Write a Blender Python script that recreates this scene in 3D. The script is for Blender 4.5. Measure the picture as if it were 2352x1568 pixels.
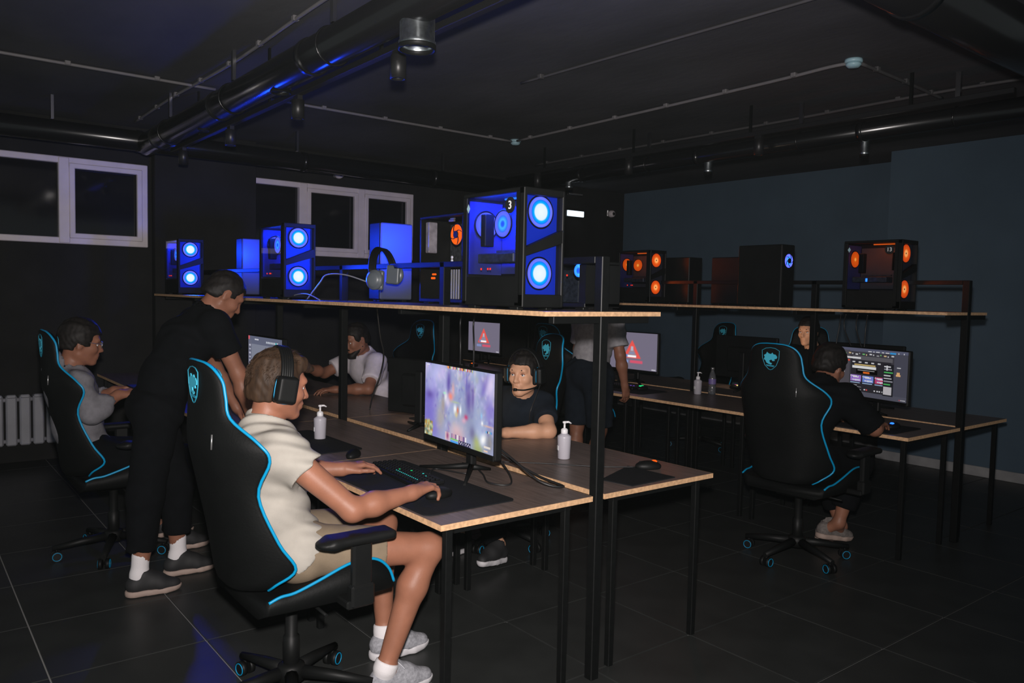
import bpy, bmesh, math, random
import numpy as np
from mathutils import Vector, Matrix, Quaternion

WORLD = .15; FLASH = 640; SCREEN = 1.0; CASE_B = 12; CASE_O = .3; FANB = 3; FANO = .4; PANELB = 5; HAZE = 2.2e-4; PEOPLE = True
for o in list(bpy.data.objects):
    bpy.data.objects.remove(o, do_unlink=True)
scene = bpy.context.scene
COL = scene.collection
PI = math.pi
rnd = random.Random(7)

# ------------------------------------------------------------------ camera
CAM_H = 1.54
def set_camera():
    f, yaw, pitch, roll = 1825.49, .665435, .0589525, -.0210315
    cy, sy, cp, sp = math.cos(yaw), math.sin(yaw), math.cos(pitch), math.sin(pitch)
    F = Vector((sy*cp, cy*cp, -sp)); r = Vector((cy, -sy, 0)); d = F.cross(r)
    c, s = math.cos(roll), math.sin(roll)
    R = c*r + s*d; D = -s*r + c*d
    cam = bpy.data.cameras.new('camera'); co = bpy.data.objects.new('camera', cam)
    cam.sensor_width = 36; cam.lens = f*36/2352; cam.clip_start = .05; cam.clip_end = 100
    U = -D
    M = Matrix(((R.x, U.x, -F.x, 0), (R.y, U.y, -F.y, 0), (R.z, U.z, -F.z, CAM_H), (0, 0, 0, 1)))
    co.matrix_world = M
    COL.objects.link(co); scene.camera = co
set_camera()

# ------------------------------------------------------------------ world, flash, exposure
w = bpy.data.worlds.new('world'); scene.world = w; w.use_nodes = True
bg = w.node_tree.nodes['Background']; bg.inputs[0].default_value = (.85, .98, 1.0, 1); bg.inputs[1].default_value = WORLD
def lamp(name, kind, loc, energy, color, size=.05, target=None, **kw):
    l = bpy.data.lights.new(name, kind); l.energy = energy; l.color = color
    if kind == 'AREA': l.size = size
    else: l.shadow_soft_size = size
    for k, v in kw.items(): setattr(l, k, v)
    o = bpy.data.objects.new(name, l); o.location = loc; COL.objects.link(o)
    if target is not None:
        o.rotation_euler = (Vector(target)-Vector(loc)).to_track_quat('-Z', 'Y').to_euler()
    return o
lamp('camera_flash', 'SPOT', (.02, .03, 1.68), FLASH, (1.0, .93, .90), .035, target=(2.05, 3.1, 1.45),
     spot_size=math.radians(112), spot_blend=1.0)
vs = scene.view_settings
vs.view_transform = 'Standard'; vs.look = 'None'; vs.exposure = 0; vs.gamma = 1; vs.use_curve_mapping = False
scene.cycles.use_denoising = True
scene.cycles.max_bounces = 5; scene.cycles.diffuse_bounces = 3; scene.cycles.glossy_bounces = 3; scene.cycles.volume_bounces = 0; scene.cycles.sample_clamp_indirect = 4; scene.cycles.caustics_reflective = False; scene.cycles.caustics_refractive = False

# ------------------------------------------------------------------ materials
def mat(name, col, rough=.5, metal=0, spec=.5, noise=0, nscale=8, bump=0, bscale=200, trans=0, coat=0, alpha=1, stretch=None):
    m = bpy.data.materials.new(name); m.use_nodes = True
    nt = m.node_tree; b = nt.nodes['Principled BSDF']
    b.inputs['Base Color'].default_value = (*col, 1); b.inputs['Roughness'].default_value = rough
    b.inputs['Metallic'].default_value = metal; b.inputs['Specular IOR Level'].default_value = spec
    b.inputs['Transmission Weight'].default_value = trans; b.inputs['Coat Weight'].default_value = coat
    b.inputs['Alpha'].default_value = alpha
    tc = nt.nodes.new('ShaderNodeTexCoord')
    src = tc.outputs['Object']
    if stretch:
        mp = nt.nodes.new('ShaderNodeMapping'); mp.inputs['Scale'].default_value = stretch
        nt.links.new(src, mp.inputs[0]); src = mp.outputs[0]
    if noise:
        n = nt.nodes.new('ShaderNodeTexNoise'); n.inputs['Scale'].default_value = nscale; n.inputs['Detail'].default_value = 5
        nt.links.new(src, n.inputs['Vector'])
        r = nt.nodes.new('ShaderNodeValToRGB')
        r.color_ramp.elements[0].position = .3; r.color_ramp.elements[1].position = .7
        r.color_ramp.elements[0].color = (*[max(0, c*(1-noise)) for c in col], 1)
        r.color_ramp.elements[1].color = (*[min(1, c*(1+noise)) for c in col], 1)
        nt.links.new(n.outputs['Fac'], r.inputs[0]); nt.links.new(r.outputs[0], b.inputs['Base Color'])
    if bump:
        n2 = nt.nodes.new('ShaderNodeTexNoise'); n2.inputs['Scale'].default_value = bscale; n2.inputs['Detail'].default_value = 3
        nt.links.new(src, n2.inputs['Vector'])
        bp = nt.nodes.new('ShaderNodeBump'); bp.inputs['Strength'].default_value = bump; bp.inputs['Distance'].default_value = .004
        nt.links.new(n2.outputs['Fac'], bp.inputs['Height']); nt.links.new(bp.outputs[0], b.inputs['Normal'])
    return m
def emit(name, col, strength=1):
    m = bpy.data.materials.new(name); m.use_nodes = True
    nt = m.node_tree; nt.nodes.remove(nt.nodes['Principled BSDF'])
    e = nt.nodes.new('ShaderNodeEmission'); e.inputs[0].default_value = (*col, 1); e.inputs[1].default_value = strength
    nt.links.new(e.outputs[0], nt.nodes['Material Output'].inputs[0])
    return m
def fan_emit(name, stops, radius, strength=1):
    """glowing LED fan lens: colour by distance from the hub"""
    m = emit(name, (0, 0, 0), strength); nt = m.node_tree
    e = [n for n in nt.nodes if n.type == 'EMISSION'][0]
    tc = nt.nodes.new('ShaderNodeTexCoord'); ln = nt.nodes.new('ShaderNodeVectorMath'); ln.operation = 'LENGTH'
    nt.links.new(tc.outputs['Object'], ln.inputs[0])
    dv = nt.nodes.new('ShaderNodeMath'); dv.operation = 'DIVIDE'; dv.inputs[1].default_value = radius
    nt.links.new(ln.outputs['Value'], dv.inputs[0])
    r = nt.nodes.new('ShaderNodeValToRGB'); cr = r.color_ramp
    while len(cr.elements) < len(stops): cr.elements.new(.5)
    for el, (p, c) in zip(cr.elements, stops): el.position = p; el.color = (*c, 1)
    nt.links.new(dv.outputs[0], r.inputs[0]); nt.links.new(r.outputs[0], e.inputs[0])
    return m
def screen_mat(name, strength):
    m = emit(name, (1, 1, 1), strength); nt = m.node_tree
    e = [n for n in nt.nodes if n.type == 'EMISSION'][0]
    a = nt.nodes.new('ShaderNodeVertexColor'); a.layer_name = 'picture'
    nt.links.new(a.outputs[0], e.inputs[0])
    return m
def glass(name, tint, rough=.02, fac=.12):
    """thin tinted pane: see-through tint with a mirror sheen by view angle"""
    m = bpy.data.materials.new(name); m.use_nodes = True; nt = m.node_tree; nt.nodes.remove(nt.nodes['Principled BSDF'])
    t = nt.nodes.new('ShaderNodeBsdfTransparent'); t.inputs[0].default_value = (*tint, 1)
    g = nt.nodes.new('ShaderNodeBsdfGlossy'); g.inputs['Roughness'].default_value = rough; g.inputs[0].default_value = (.9, .9, .9, 1)
    f0 = nt.nodes.new('ShaderNodeLayerWeight'); f = nt.nodes.new('ShaderNodeMath'); f.operation = 'POWER'; f.inputs[1].default_value = 4
    nt.links.new(f0.outputs['Facing'], f.inputs[0])
    mx = nt.nodes.new('ShaderNodeMixShader')
    nt.links.new(f.outputs[0], mx.inputs[0]); nt.links.new(t.outputs[0], mx.inputs[1]); nt.links.new(g.outputs[0], mx.inputs[2])
    nt.links.new(mx.outputs[0], nt.nodes['Material Output'].inputs[0])
    return m
def srgb(r, g, b):
    return tuple((c/255/12.92 if c <= 10 else ((c/255+.055)/1.055)**2.4) for c in (r, g, b))

M = {}
M['black'] = mat('black_plastic', (.006, .0065, .0065), .5, spec=.2, noise=.2)
M['blackmetal'] = mat('black_powder_coat', (.005, .0055, .0055), .45, spec=.18, noise=.15, nscale=40)
M['blackfab'] = mat('black_faux_leather', (.004, .0045, .0045), .6, spec=.14, noise=.15, bump=.15, bscale=120)
M['padfab'] = mat('black_mat_cloth', (.008, .009, .011), .9, spec=.2, noise=.2, nscale=60)
M['cyan'] = mat('cyan_piping', (.0, .26, .50), .4)
M['cyandim'] = mat('cyan_embroidery', (.02, .26, .38), .6)
M['emblem'] = mat('cyan_emblem_print', (.05, .45, .62), .6)
M['wood'] = mat('laminate_top', (.155, .118, .105), .38, noise=.25, nscale=5, stretch=(14, 1.2, 1), spec=.45)
M['edge'] = mat('chipboard_edge', (.62, .38, .21), .65, noise=.25, nscale=60)
M['concrete'] = mat('dark_painted_concrete', (.072, .072, .080), .8, noise=.35, nscale=1.3, bump=.6, bscale=14, stretch=(1, .5, 1), spec=.2)
M['wallblack'] = mat('black_painted_wall', (.018, .018, .018), .85, noise=.2, nscale=3, spec=.2)
M['wallgrey'] = mat('blue_grey_painted_wall', (.070, .108, .15), .8, noise=.08, nscale=2, spec=.25)
M['base'] = mat('pale_skirting', (.30, .30, .31), .6, noise=.15)
M['tile'] = mat('charcoal_floor_tile', (.028, .030, .029), .42, noise=.18, nscale=4, spec=.35)
M['grout'] = mat('grey_grout', (.26, .26, .255), .9)
M['winframe'] = mat('white_window_plastic', (.74, .67, .70), .5, noise=.06)
M['night'] = mat('night_window_glass', (.01, .01, .012), .08)
M['rad'] = mat('radiator_enamel', (.30, .30, .33), .45, noise=.08)
M['galv'] = mat('galvanised_steel', (.55, .60, .62), .34, metal=1, noise=.25, nscale=45)
M['duct'] = mat('black_glossy_duct', (.008, .008, .009), .22, spec=.55)
M['spot'] = mat('black_lamp_housing', (.012, .012, .013), .4)
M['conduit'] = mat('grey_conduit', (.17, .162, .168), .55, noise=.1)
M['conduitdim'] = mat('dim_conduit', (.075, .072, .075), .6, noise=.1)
M['detector'] = mat('detector_white', (.35, .55, .62), .4)
M['steel'] = mat('polished_steel', (.6, .6, .62), .2, metal=1)
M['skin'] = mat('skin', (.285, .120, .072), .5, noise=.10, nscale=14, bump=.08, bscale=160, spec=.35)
M['skinlit'] = mat('skin_lit', (.62, .33, .205), .5, noise=.10, nscale=14, bump=.08, bscale=160, spec=.35)  # lighter skin, screen light on the face put into its colour
M['skindim'] = mat('skin_dimmed', (.25, .108, .066), .5, noise=.10, nscale=14, bump=.08, bscale=160, spec=.35)  # darker skin, the flash weakening with distance put into its colour
M['lip'] = mat('lip_skin', (.50, .19, .15), .45)
M['hair'] = mat('brown_hair', (.036, .020, .011), .6, spec=.2, noise=.4, nscale=60, stretch=(1, 1, .25))
M['hairdark'] = mat('dark_hair', (.010, .008, .007), .6, spec=.25, noise=.4, nscale=60)
M['eyew'] = mat('eye_white', (.7, .7, .7), .25); M['iris'] = mat('eye_iris', (.03, .025, .02), .2)
M['shirt'] = mat('cream_cotton', (.37, .345, .305), .9, noise=.06, nscale=20, bump=.12, bscale=300, spec=.15)
M['white'] = mat('white_cotton', (.62, .57, .60), .9, noise=.08, nscale=30, bump=.15, bscale=250, spec=.15)
M['hoodie'] = mat('grey_fleece', (.17, .165, .18), .95, noise=.15, nscale=30, bump=.2, bscale=200, spec=.1)
M['greyshirt'] = mat('grey_jersey', (.32, .31, .33), .95, noise=.15, nscale=30, bump=.2, bscale=200, spec=.1)
M['blackcloth'] = mat('black_cotton', (.004, .0045, .0055), .95, noise=.15, nscale=20, spec=.1)
M['navy'] = mat('navy_cotton', (.010, .014, .021), .95, noise=.15, nscale=20, spec=.15)
M['khaki'] = mat('khaki_twill', (.205, .158, .108), .9, noise=.10, nscale=18, bump=.15, bscale=240, spec=.15)
M['sock'] = mat('white_sock', (.70, .67, .68), .95, bump=.2, bscale=260, spec=.1)
M['shoegrey'] = mat('grey_knit_shoe', (.30, .30, .325), .9, noise=.25, nscale=90, bump=.3, bscale=220, spec=.15)
M['sole'] = mat('white_shoe_sole', (.60, .58, .60), .6)
M['shoegreyd'] = mat('worn_grey_shoe', (.16, .14, .13), .9, noise=.25, nscale=60, spec=.15)
M['shoeblack'] = mat('black_shoe', (.014, .014, .015), .7, noise=.2)
M['soletan'] = mat('tan_shoe_sole', (.35, .26, .22), .7)
M['lace'] = mat('shoe_lace', (.42, .42, .45), .9)
M['chrome'] = mat('silver_plastic', (.5, .5, .5), .3, metal=.8)
M['pump'] = mat('white_pump_plastic', (.80, .78, .80), .35)
M['bottle'] = mat('milky_bottle_plastic', (.46, .44, .49), .35, noise=.05)
M['labelwhite'] = mat('white_label', (.85, .85, .85), .6)
M['pet'] = mat('clear_bottle_plastic', (.75, .78, .85), .08, trans=.9)
M['purple'] = mat('purple_label', (.16, .12, .32), .5)
M['cups'] = mat('pale_ear_cushion', (.10, .115, .13), .35)
M['cable'] = mat('black_cable', (.015, .015, .016), .45)
M['cablegrey'] = mat('grey_cable', (.25, .25, .27), .5)
M['panelpc'] = mat('satin_case_panel', (.07, .08, .12), .34)
M['inner'] = mat('blue_glow_case_inside', (.035, .04, .16), .45)  # blue of the fan light put into the case colour
M['blueglow'] = mat('blue_glow_plastic', (.008, .035, .42), .35)  # plastic tinted deeper blue to carry the glow around the fans
M['darkin'] = mat('dark_case_inside', (.05, .045, .045), .5)
M['board'] = mat('dark_circuit_board', (.03, .035, .04), .5, noise=.5, nscale=60)
M['gpu'] = mat('silver_card_shroud', (.30, .28, .32), .3, metal=.3, noise=.3, nscale=30)
M['caseglass'] = glass('tinted_case_glass', (.80, .82, .88))
M['smoke'] = glass('smoked_front_acrylic', (.82, .85, .95))
BLUE = [(0, (1.3, 1.35, 7)), (.52, (1.15, 1.25, 7)), (.60, (.0, .66, 6)), (.74, (.0, .38, 4)), (.80, (.01, .22, 2.4)), (.83, (.26, .30, 2.2)), (1, (.20, .24, 1.9))]
ORANGE = [(0, (.02, .012, .01)), (.10, (.02, .012, .01)), (.14, (1.6, .62, .16)), (.36, (1.5, .50, .10)), (.5, (1.2, .15, .010)), (1, (.85, .065, .003))]
M['blue_fan'] = fan_emit('blue_fan_glow', BLUE, .058)
M['blue_fan_dim'] = fan_emit('blue_inner_fan_glow', [(0, (.02, .1, 1)), (.2, (.03, .2, 2)), (.35, (.1, .75, 4)), (.5, (.06, .5, 3)), (.62, (.05, .26, 2)), (.75, (.20, .26, 1.7)), (1, (.16, .20, 1.6))], .05)
M['orange_fan'] = fan_emit('orange_fan_glow', ORANGE, .058)
M['orange_flat'] = fan_emit('orange_disc_glow', [(0, (1.2, .5, .1)), (.2, (1.2, .4, .05)), (.3, (.9, .12, .005)), (1, (.75, .075, .003))], .05)
M['orange'] = emit('orange_led', (1.0, .13, .01), 1.0)
M['red'] = emit('red_led', (1, .04, .02), 1.2)
M['bluestrip'] = emit('blue_led_strip', (.04, .32, 2.4), 1.2)
M['cyanled'] = emit('cyan_key_light', (.05, .75, .7), 1.0)
M['purpled'] = emit('purple_key_light', (.25, .12, .9), 1.0)
M['greenled'] = emit('green_key_light', (.02, .75, .22), 1.0)
M['pinkled'] = emit('pink_key_light', (.7, .05, .30), .8); M['yellowled'] = emit('yellow_key_light', (1.0, .75, .25), 1.0)
M['whiteled'] = emit('white_tube_light', (.85, 1.0, 1.15), 1.6)
M['screen'] = screen_mat('lit_screen', SCREEN)
M['screen_bright'] = emit('bright_page_screen', (1.0, .74, .52), 3.2)

# ------------------------------------------------------------------ object helpers
def link(o, parent=None):
    COL.objects.link(o)
    if parent is not None: o.parent = parent
    return o
def tag(o, label=None, cat=None, group=None, kind=None):
    if label: o['label'] = label
    if cat: o['category'] = cat
    if group: o['group'] = group
    if kind: o['kind'] = kind
    return o
def thing(name, label, cat, loc=(0, 0, 0), rz=0, group=None):
    o = bpy.data.objects.new(name, None); o.empty_display_size = .1
    o.location = loc; o.rotation_euler = (0, 0, rz); link(o)
    return tag(o, label, cat, group)
def dup(src, loc, rz=None, label=None, group=None):
    def cp(o, parent):
        c = o.copy(); COL.objects.link(c)
        if parent is not None: c.parent = parent
        for ch in list(o.children): cp(ch, c)
        return c
    r = cp(src, None); r.location = loc
    if rz is not None: r.rotation_euler = (0, 0, rz)
    if label: r['label'] = label
    if group: r['group'] = group
    return r

class MB:
    def __init__(s): s.v = []; s.f = []; s.sm = []
    def add(s, vs, fs, smooth=False):
        n = len(s.v); s.v += [tuple(map(float, v)) for v in vs]; s.f += [tuple(i+n for i in f) for f in fs]; s.sm += [smooth]*len(fs); return s
    def box(s, c, size, b=0, rot=None):
        hx, hy, hz = [x/2 for x in size]; b = min(b, hx*.9, hy*.9, hz*.9)
        h = (hx, hy, hz); vs = []; idx = {}
        S = [(x, y, z) for x in (-1, 1) for y in (-1, 1) for z in (-1, 1)]
        fs = []
        if b <= 0:
            for c3 in S: idx[c3] = len(vs); vs.append([c3[i]*h[i] for i in range(3)])
            get = lambda c3, a: idx[c3]
        else:
            for c3 in S:
                for a in range(3):
                    idx[(c3, a)] = len(vs); vs.append([c3[i]*(h[i]-(0 if i == a else b)) for i in range(3)])
            get = lambda c3, a: idx[(c3, a)]
        def C3(a, sa, b_, sb, c_, sc):
            l = [0, 0, 0]; l[a] = sa; l[b_] = sb; l[c_] = sc; return tuple(l)
        for a in range(3):
            b_, c_ = (a+1) % 3, (a+2) % 3
            for sg in (-1, 1):
                q = [get(C3(a, sg, b_, x, c_, y), a) for x, y in ((-1, -1), (1, -1), (1, 1), (-1, 1))]
                fs.append(q if sg > 0 else q[::-1])
            if b > 0:
                for sb in (-1, 1):
                    for sc in (-1, 1):
                        q = [get(C3(a, -1, b_, sb, c_, sc), b_), get(C3(a, 1, b_, sb, c_, sc), b_), get(C3(a, 1, b_, sb, c_, sc), c_), get(C3(a, -1, b_, sb, c_, sc), c_)]
                        fs.append(q if sb*sc > 0 else q[::-1])
        if b > 0:
            for c3 in S:
                q = [get(c3, 0), get(c3, 1), get(c3, 2)]
                fs.append(q if c3[0]*c3[1]*c3[2] > 0 else q[::-1])
        if rot is not None: vs = [rot @ Vector(v) for v in vs]
        return s.add([(v[0]+c[0], v[1]+c[1], v[2]+c[2]) for v in vs], fs)
    def tube(s, pts, r, n=8, cap=True, closed=False):
        pts = [Vector(p) for p in pts]; m = len(pts); rs = r if isinstance(r, (list, tuple)) else [r]*m
        vs = []; fs = []; prev = None
        for i, p in enumerate(pts):
            if closed: t = pts[(i+1) % m]-pts[i-1]
            else: t = pts[min(i+1, m-1)]-pts[max(i-1, 0)]
            t.normalize()
            if prev is None:
                a = Vector((0, 0, 1)) if abs(t.z) < .9 else Vector((1, 0, 0))
                u = t.cross(a).normalized()
            else:
                u = (prev - t*prev.dot(t)).normalized()
            prev = u; v = t.cross(u)
            for k in range(n):
                a = 2*PI*k/n; vs.append(p+(u*math.cos(a)+v*math.sin(a))*rs[i])
        for i in range(m if closed else m-1):
            j = (i+1) % m
            for k in range(n):
                k2 = (k+1) % n; fs.append((i*n+k, i*n+k2, j*n+k2, j*n+k))
        s.add(vs, fs, True)
        if cap and not closed:
            b0 = len(s.v)-m*n
            s.f.append(tuple(b0+k for k in reversed(range(n)))); s.sm.append(False)
            s.f.append(tuple(b0+(m-1)*n+k for k in range(n))); s.sm.append(False)
        return s
    def lathe(s, prof, c=(0, 0, 0), n=20, axis='Z', cap=True):
        vs = []; fs = []; m = len(prof)
        for r, h in prof:
            for k in range(n):
                a = 2*PI*k/n; x, y = r*math.cos(a), r*math.sin(a)
                p = {'Z': (x, y, h), 'Y': (y, h, x), 'X': (h, x, y)}[axis]
                vs.append((p[0]+c[0], p[1]+c[1], p[2]+c[2]))
        for i in range(m-1):
            for k in range(n):
                k2 = (k+1) % n; fs.append((i*n+k, i*n+k2, (i+1)*n+k2, (i+1)*n+k))
        s.add(vs, fs, True)
        if cap:
            b0 = len(s.v)-m*n
            if prof[0][0] > 1e-5: s.f.append(tuple(b0+k for k in reversed(range(n)))); s.sm.append(False)
            if prof[-1][0] > 1e-5: s.f.append(tuple(b0+(m-1)*n+k for k in range(n))); s.sm.append(False)
        return s
    def prism(s, poly, fn, t0, t1):
        """extrude a 2D polygon; fn(a,b,t) -> point"""
        n = len(poly)
        vs = [fn(a, b, t0) for a, b in poly]+[fn(a, b, t1) for a, b in poly]
        fs = [tuple(reversed(range(n))), tuple(range(n, 2*n))]+[(i, (i+1) % n, n+(i+1) % n, n+i) for i in range(n)]
        return s.add(vs, fs)
    def disc(s, c, r, t, axis='Y', n=28):
        return s.lathe([(r, -t/2), (r, t/2)], c, n, axis)
    def build(s, name, m, parent=None, loc=None, fix=True):
        me = bpy.data.meshes.new(name); me.from_pydata(s.v, [], s.f); me.update()
        if fix:
            bm = bmesh.new(); bm.from_mesh(me); bmesh.ops.recalc_face_normals(bm, faces=bm.faces); bm.to_mesh(me); bm.free()
        me.polygons.foreach_set('use_smooth', s.sm)
        if isinstance(m, str): m = M[m]
        me.materials.append(m)
        o = bpy.data.objects.new(name, me)
        if loc is not None: o.location = loc
        return link(o, parent)
def spline(pts, per=6, closed=False):
    P = [np.array(p, float) for p in pts]; n = len(P); out = []
    for i in range(n if closed else n-1):
        if closed: p0, p1, p2, p3 = P[i-1], P[i], P[(i+1) % n], P[(i+2) % n]
        else: p0, p1, p2, p3 = P[max(i-1, 0)], P[i], P[i+1], P[min(i+2, n-1)]
        for k in range(per):
            t = k/per
            out.append(.5*((2*p1)+(-p0+p2)*t+(2*p0-5*p1+4*p2-p3)*t*t+(-p0+3*p1-3*p2+p3)*t**3))
    if not closed: out.append(P[-1])
    return [tuple(p) for p in out]
def cable(pts, r, m, label, name='cable', cat='cable', per=8):
    o = MB().tube(spline(pts, per), r, 6).build(name, m); return tag(o, label, cat)

# ------------------------------------------------------------------ sculpting by distance field
def unit(v): v = np.array(v, float); return v/np.linalg.norm(v)
class SDF:
    def __init__(s, lo, hi, vox):
        s.vox = vox; s.lo = np.array(lo, float); n = np.ceil((np.array(hi)-s.lo)/vox).astype(int)+1
        s.n = n; s.d = np.full(n, .5, np.float32)
        s.ax = [(s.lo[i]+vox*np.arange(n[i])).astype(np.float32) for i in range(3)]
    def _sl(s, lo, hi):
        sl = []
        for i in range(3):
            a = int(np.floor((lo[i]-s.lo[i])/s.vox)); b = int(np.ceil((hi[i]-s.lo[i])/s.vox))+1
            a = max(a, 0); b = min(b, s.n[i])
            if a >= b: return None
            sl.append(slice(a, b))
        return tuple(sl)
    def _grid(s, sl): return s.ax[0][sl[0]][:, None, None], s.ax[1][sl[1]][None, :, None], s.ax[2][sl[2]][None, None, :]
    def _op(s, sl, p, k, op):
        d = s.d[sl]
        if op == 'sub':
            q = -p
            if k > 0:
                h = np.maximum(k-np.abs(d-q), 0)/k; s.d[sl] = np.maximum(d, q)+h*h*k*.25
            else: s.d[sl] = np.maximum(d, q)
        else:
            if k > 0:
                h = np.maximum(k-np.abs(d-p), 0)/k; s.d[sl] = np.minimum(d, p)-h*h*k*.25
            else: s.d[sl] = np.minimum(d, p)
    def cone(s, a, b, ra, rb=None, k=.02, op='add', flat=None):
        rb = ra if rb is None else rb; a = np.array(a, float); b = np.array(b, float); R = max(ra, rb)+k+2*s.vox
        sl = s._sl(np.minimum(a, b)-R, np.maximum(a, b)+R)
        if sl is None: return s
        X, Y, Z = s._grid(sl); ab = b-a; L = max(float(ab@ab), 1e-9)
        t = ((X-a[0])*ab[0]+(Y-a[1])*ab[1]+(Z-a[2])*ab[2])/L; tc = np.clip(t, 0, 1)
        p = np.sqrt((X-a[0]-ab[0]*tc)**2+(Y-a[1]-ab[1]*tc)**2+(Z-a[2]-ab[2]*tc)**2)-(ra+(rb-ra)*tc)
        if flat: p = np.maximum(p, (t-1)*math.sqrt(L))
        s._op(sl, p, k, op); return s
    def chain(s, pts, rs, k=.02):
        for i in range(len(pts)-1): s.cone(pts[i], pts[i+1], rs[i], rs[i+1], k)
        return s
    def ell(s, c, r, fr=None, k=.02, op='add'):
        c = np.array(c, float); R = max(r)+k+2*s.vox; sl = s._sl(c-R, c+R)
        if sl is None: return s
        X, Y, Z = s._grid(sl); x, y, z = X-c[0], Y-c[1], Z-c[2]
        if fr is None: fr = np.eye(3)
        u = [fr[i][0]*x+fr[i][1]*y+fr[i][2]*z for i in range(3)]
        k0 = np.sqrt(sum((u[i]/r[i])**2 for i in range(3))); k1 = np.sqrt(sum((u[i]/r[i]**2)**2 for i in range(3)))
        p = k0*(k0-1)/np.maximum(k1, 1e-6); s._op(sl, p, k, op); return s
    def box(s, c, h, fr=None, r=.01, k=.01, op='add'):
        c = np.array(c, float); R = math.sqrt(sum(x*x for x in h))+k+2*s.vox; sl = s._sl(c-R, c+R)
        if sl is None: return s
        X, Y, Z = s._grid(sl); x, y, z = X-c[0], Y-c[1], Z-c[2]
        if fr is None: fr = np.eye(3)
        q = [np.abs(fr[i][0]*x+fr[i][1]*y+fr[i][2]*z)-(h[i]-r) for i in range(3)]
        p = np.sqrt(sum(np.maximum(a, 0)**2 for a in q))+np.minimum(np.maximum(np.maximum(q[0], q[1]), q[2]), 0)-r
        s._op(sl, p, k, op); return s
    def plane(s, p0, n, k=0):
        """keep the side the normal points away from"""
        n = unit(n); sl = (slice(None),)*3; X, Y, Z = s._grid(sl)
        p = -((X-p0[0])*n[0]+(Y-p0[1])*n[1]+(Z-p0[2])*n[2]); s._op(sl, p, k, 'sub'); return s
    def disp(s, fn, sl=(slice(None),)*3):
        X, Y, Z = s._grid(sl); s.d[sl] = s.d[sl]+fn(X, Y, Z).astype(np.float32); return s
    def mesh(s, name, m, parent=None, loc=(0, 0, 0), local=True):
        d = s.d.copy()
        d[0] = d[-1] = .1; d[:, 0] = d[:, -1] = .1; d[:, :, 0] = d[:, :, -1] = .1
        ins = d < 0; N = np.array(d.shape)-1
        cnt = np.zeros(N, np.int8)
        for i in (0, 1):
            for j in (0, 1):
                for k in (0, 1): cnt += ins[i:i+N[0], j:j+N[1], k:k+N[2]]
        cells = np.argwhere((cnt > 0) & (cnt < 8)); nc = len(cells)
        idx = np.full(N, -1, np.int32); idx[tuple(cells.T)] = np.arange(nc)
        acc = np.zeros((nc, 3)); num = np.zeros(nc)
        cr = [(i, j, k) for i in (0, 1) for j in (0, 1) for k in (0, 1)]
        val = {c: d[tuple((cells+np.array(c)).T)] for c in cr}
        for c in cr:
            for a in range(3):
                if c[a]: continue
                e = list(c); e[a] = 1; e = tuple(e); v0, v1 = val[c], val[e]
                mk = (v0 < 0) != (v1 < 0); t = np.zeros(nc); t[mk] = v0[mk]/(v0[mk]-v1[mk])
                p = np.tile(np.array(c, float), (nc, 1)); p[:, a] += t
                acc[mk] += p[mk]; num[mk] += 1
        vs = s.lo+s.vox*(cells+acc/num[:, None])-np.array(loc)
        quads = []
        for a in range(3):
            b, c = (a+1) % 3, (a+2) % 3
            s0 = [slice(1, -1)]*3; s0[a] = slice(0, -1); s1 = list(s0); s1[a] = slice(1, None)
            A, B = ins[tuple(s0)], ins[tuple(s1)]
            for flip, mk in ((0, A & ~B), (1, ~A & B)):
                q = np.argwhere(mk)
                if not len(q): continue
                off = np.ones(3, int); off[a] = 0; q = q+off
                def I(db, dc):
                    r = q.copy(); r[:, b] -= db; r[:, c] -= dc; return idx[tuple(r.T)]
                Q = np.stack([I(1, 1), I(0, 1), I(0, 0), I(1, 0)], 1)
                quads.append(Q[:, ::-1] if flip else Q)
        Q = np.concatenate(quads); Q = Q[(Q >= 0).all(1)]
        me = bpy.data.meshes.new(name); me.vertices.add(nc); me.vertices.foreach_set('co', vs.astype(np.float32).ravel())
        me.loops.add(len(Q)*4); me.polygons.add(len(Q)); me.loops.foreach_set('vertex_index', Q.astype(np.int32).ravel())
        me.polygons.foreach_set('loop_start', np.arange(0, len(Q)*4, 4, dtype=np.int32))
        me.polygons.foreach_set('use_smooth', np.ones(len(Q), bool)); me.update(calc_edges=True)
        me.materials.append(M[m] if isinstance(m, str) else m)
        o = bpy.data.objects.new(name, me)
        if parent is None: o.location = loc
        return link(o, parent)
# ------------------------------------------------------------------ the room
Y_BACK, X_RIGHT, X_JOG, Y_JOG, CEIL = 8.0, 8.25, 7.68, 3.89, 3.0
def struct(o, label): return tag(o, label, None, None, 'structure')
fl = MB().box((3.4, 3.5, -.066), (10.6, 9.6, .12)).build('floor', 'grout'); struct(fl, 'charcoal tiled floor with pale grout lines')
tmesh = None
for i in range(-5, 11):
    for j in range(-5, 10):
        x, y = 2.262+.598*(i+.5), 2.283+.60*(j+.5)
        if x > 8.4 or y > 8.1: continue
        if tmesh is None:
            o = MB().box((0, 0, -.003), (.591, .593, .014), .0012).build('tile', 'tile', fl); tmesh = o.data
        else: o = link(bpy.data.objects.new('tile', tmesh), fl)
        o.location = (x, y, -.0035)
ce = MB().box((3.4, 3.5, CEIL+.1), (10.6, 9.6, .2)).build('ceiling', 'concrete'); struct(ce, 'dark painted concrete ceiling slab')
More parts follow.
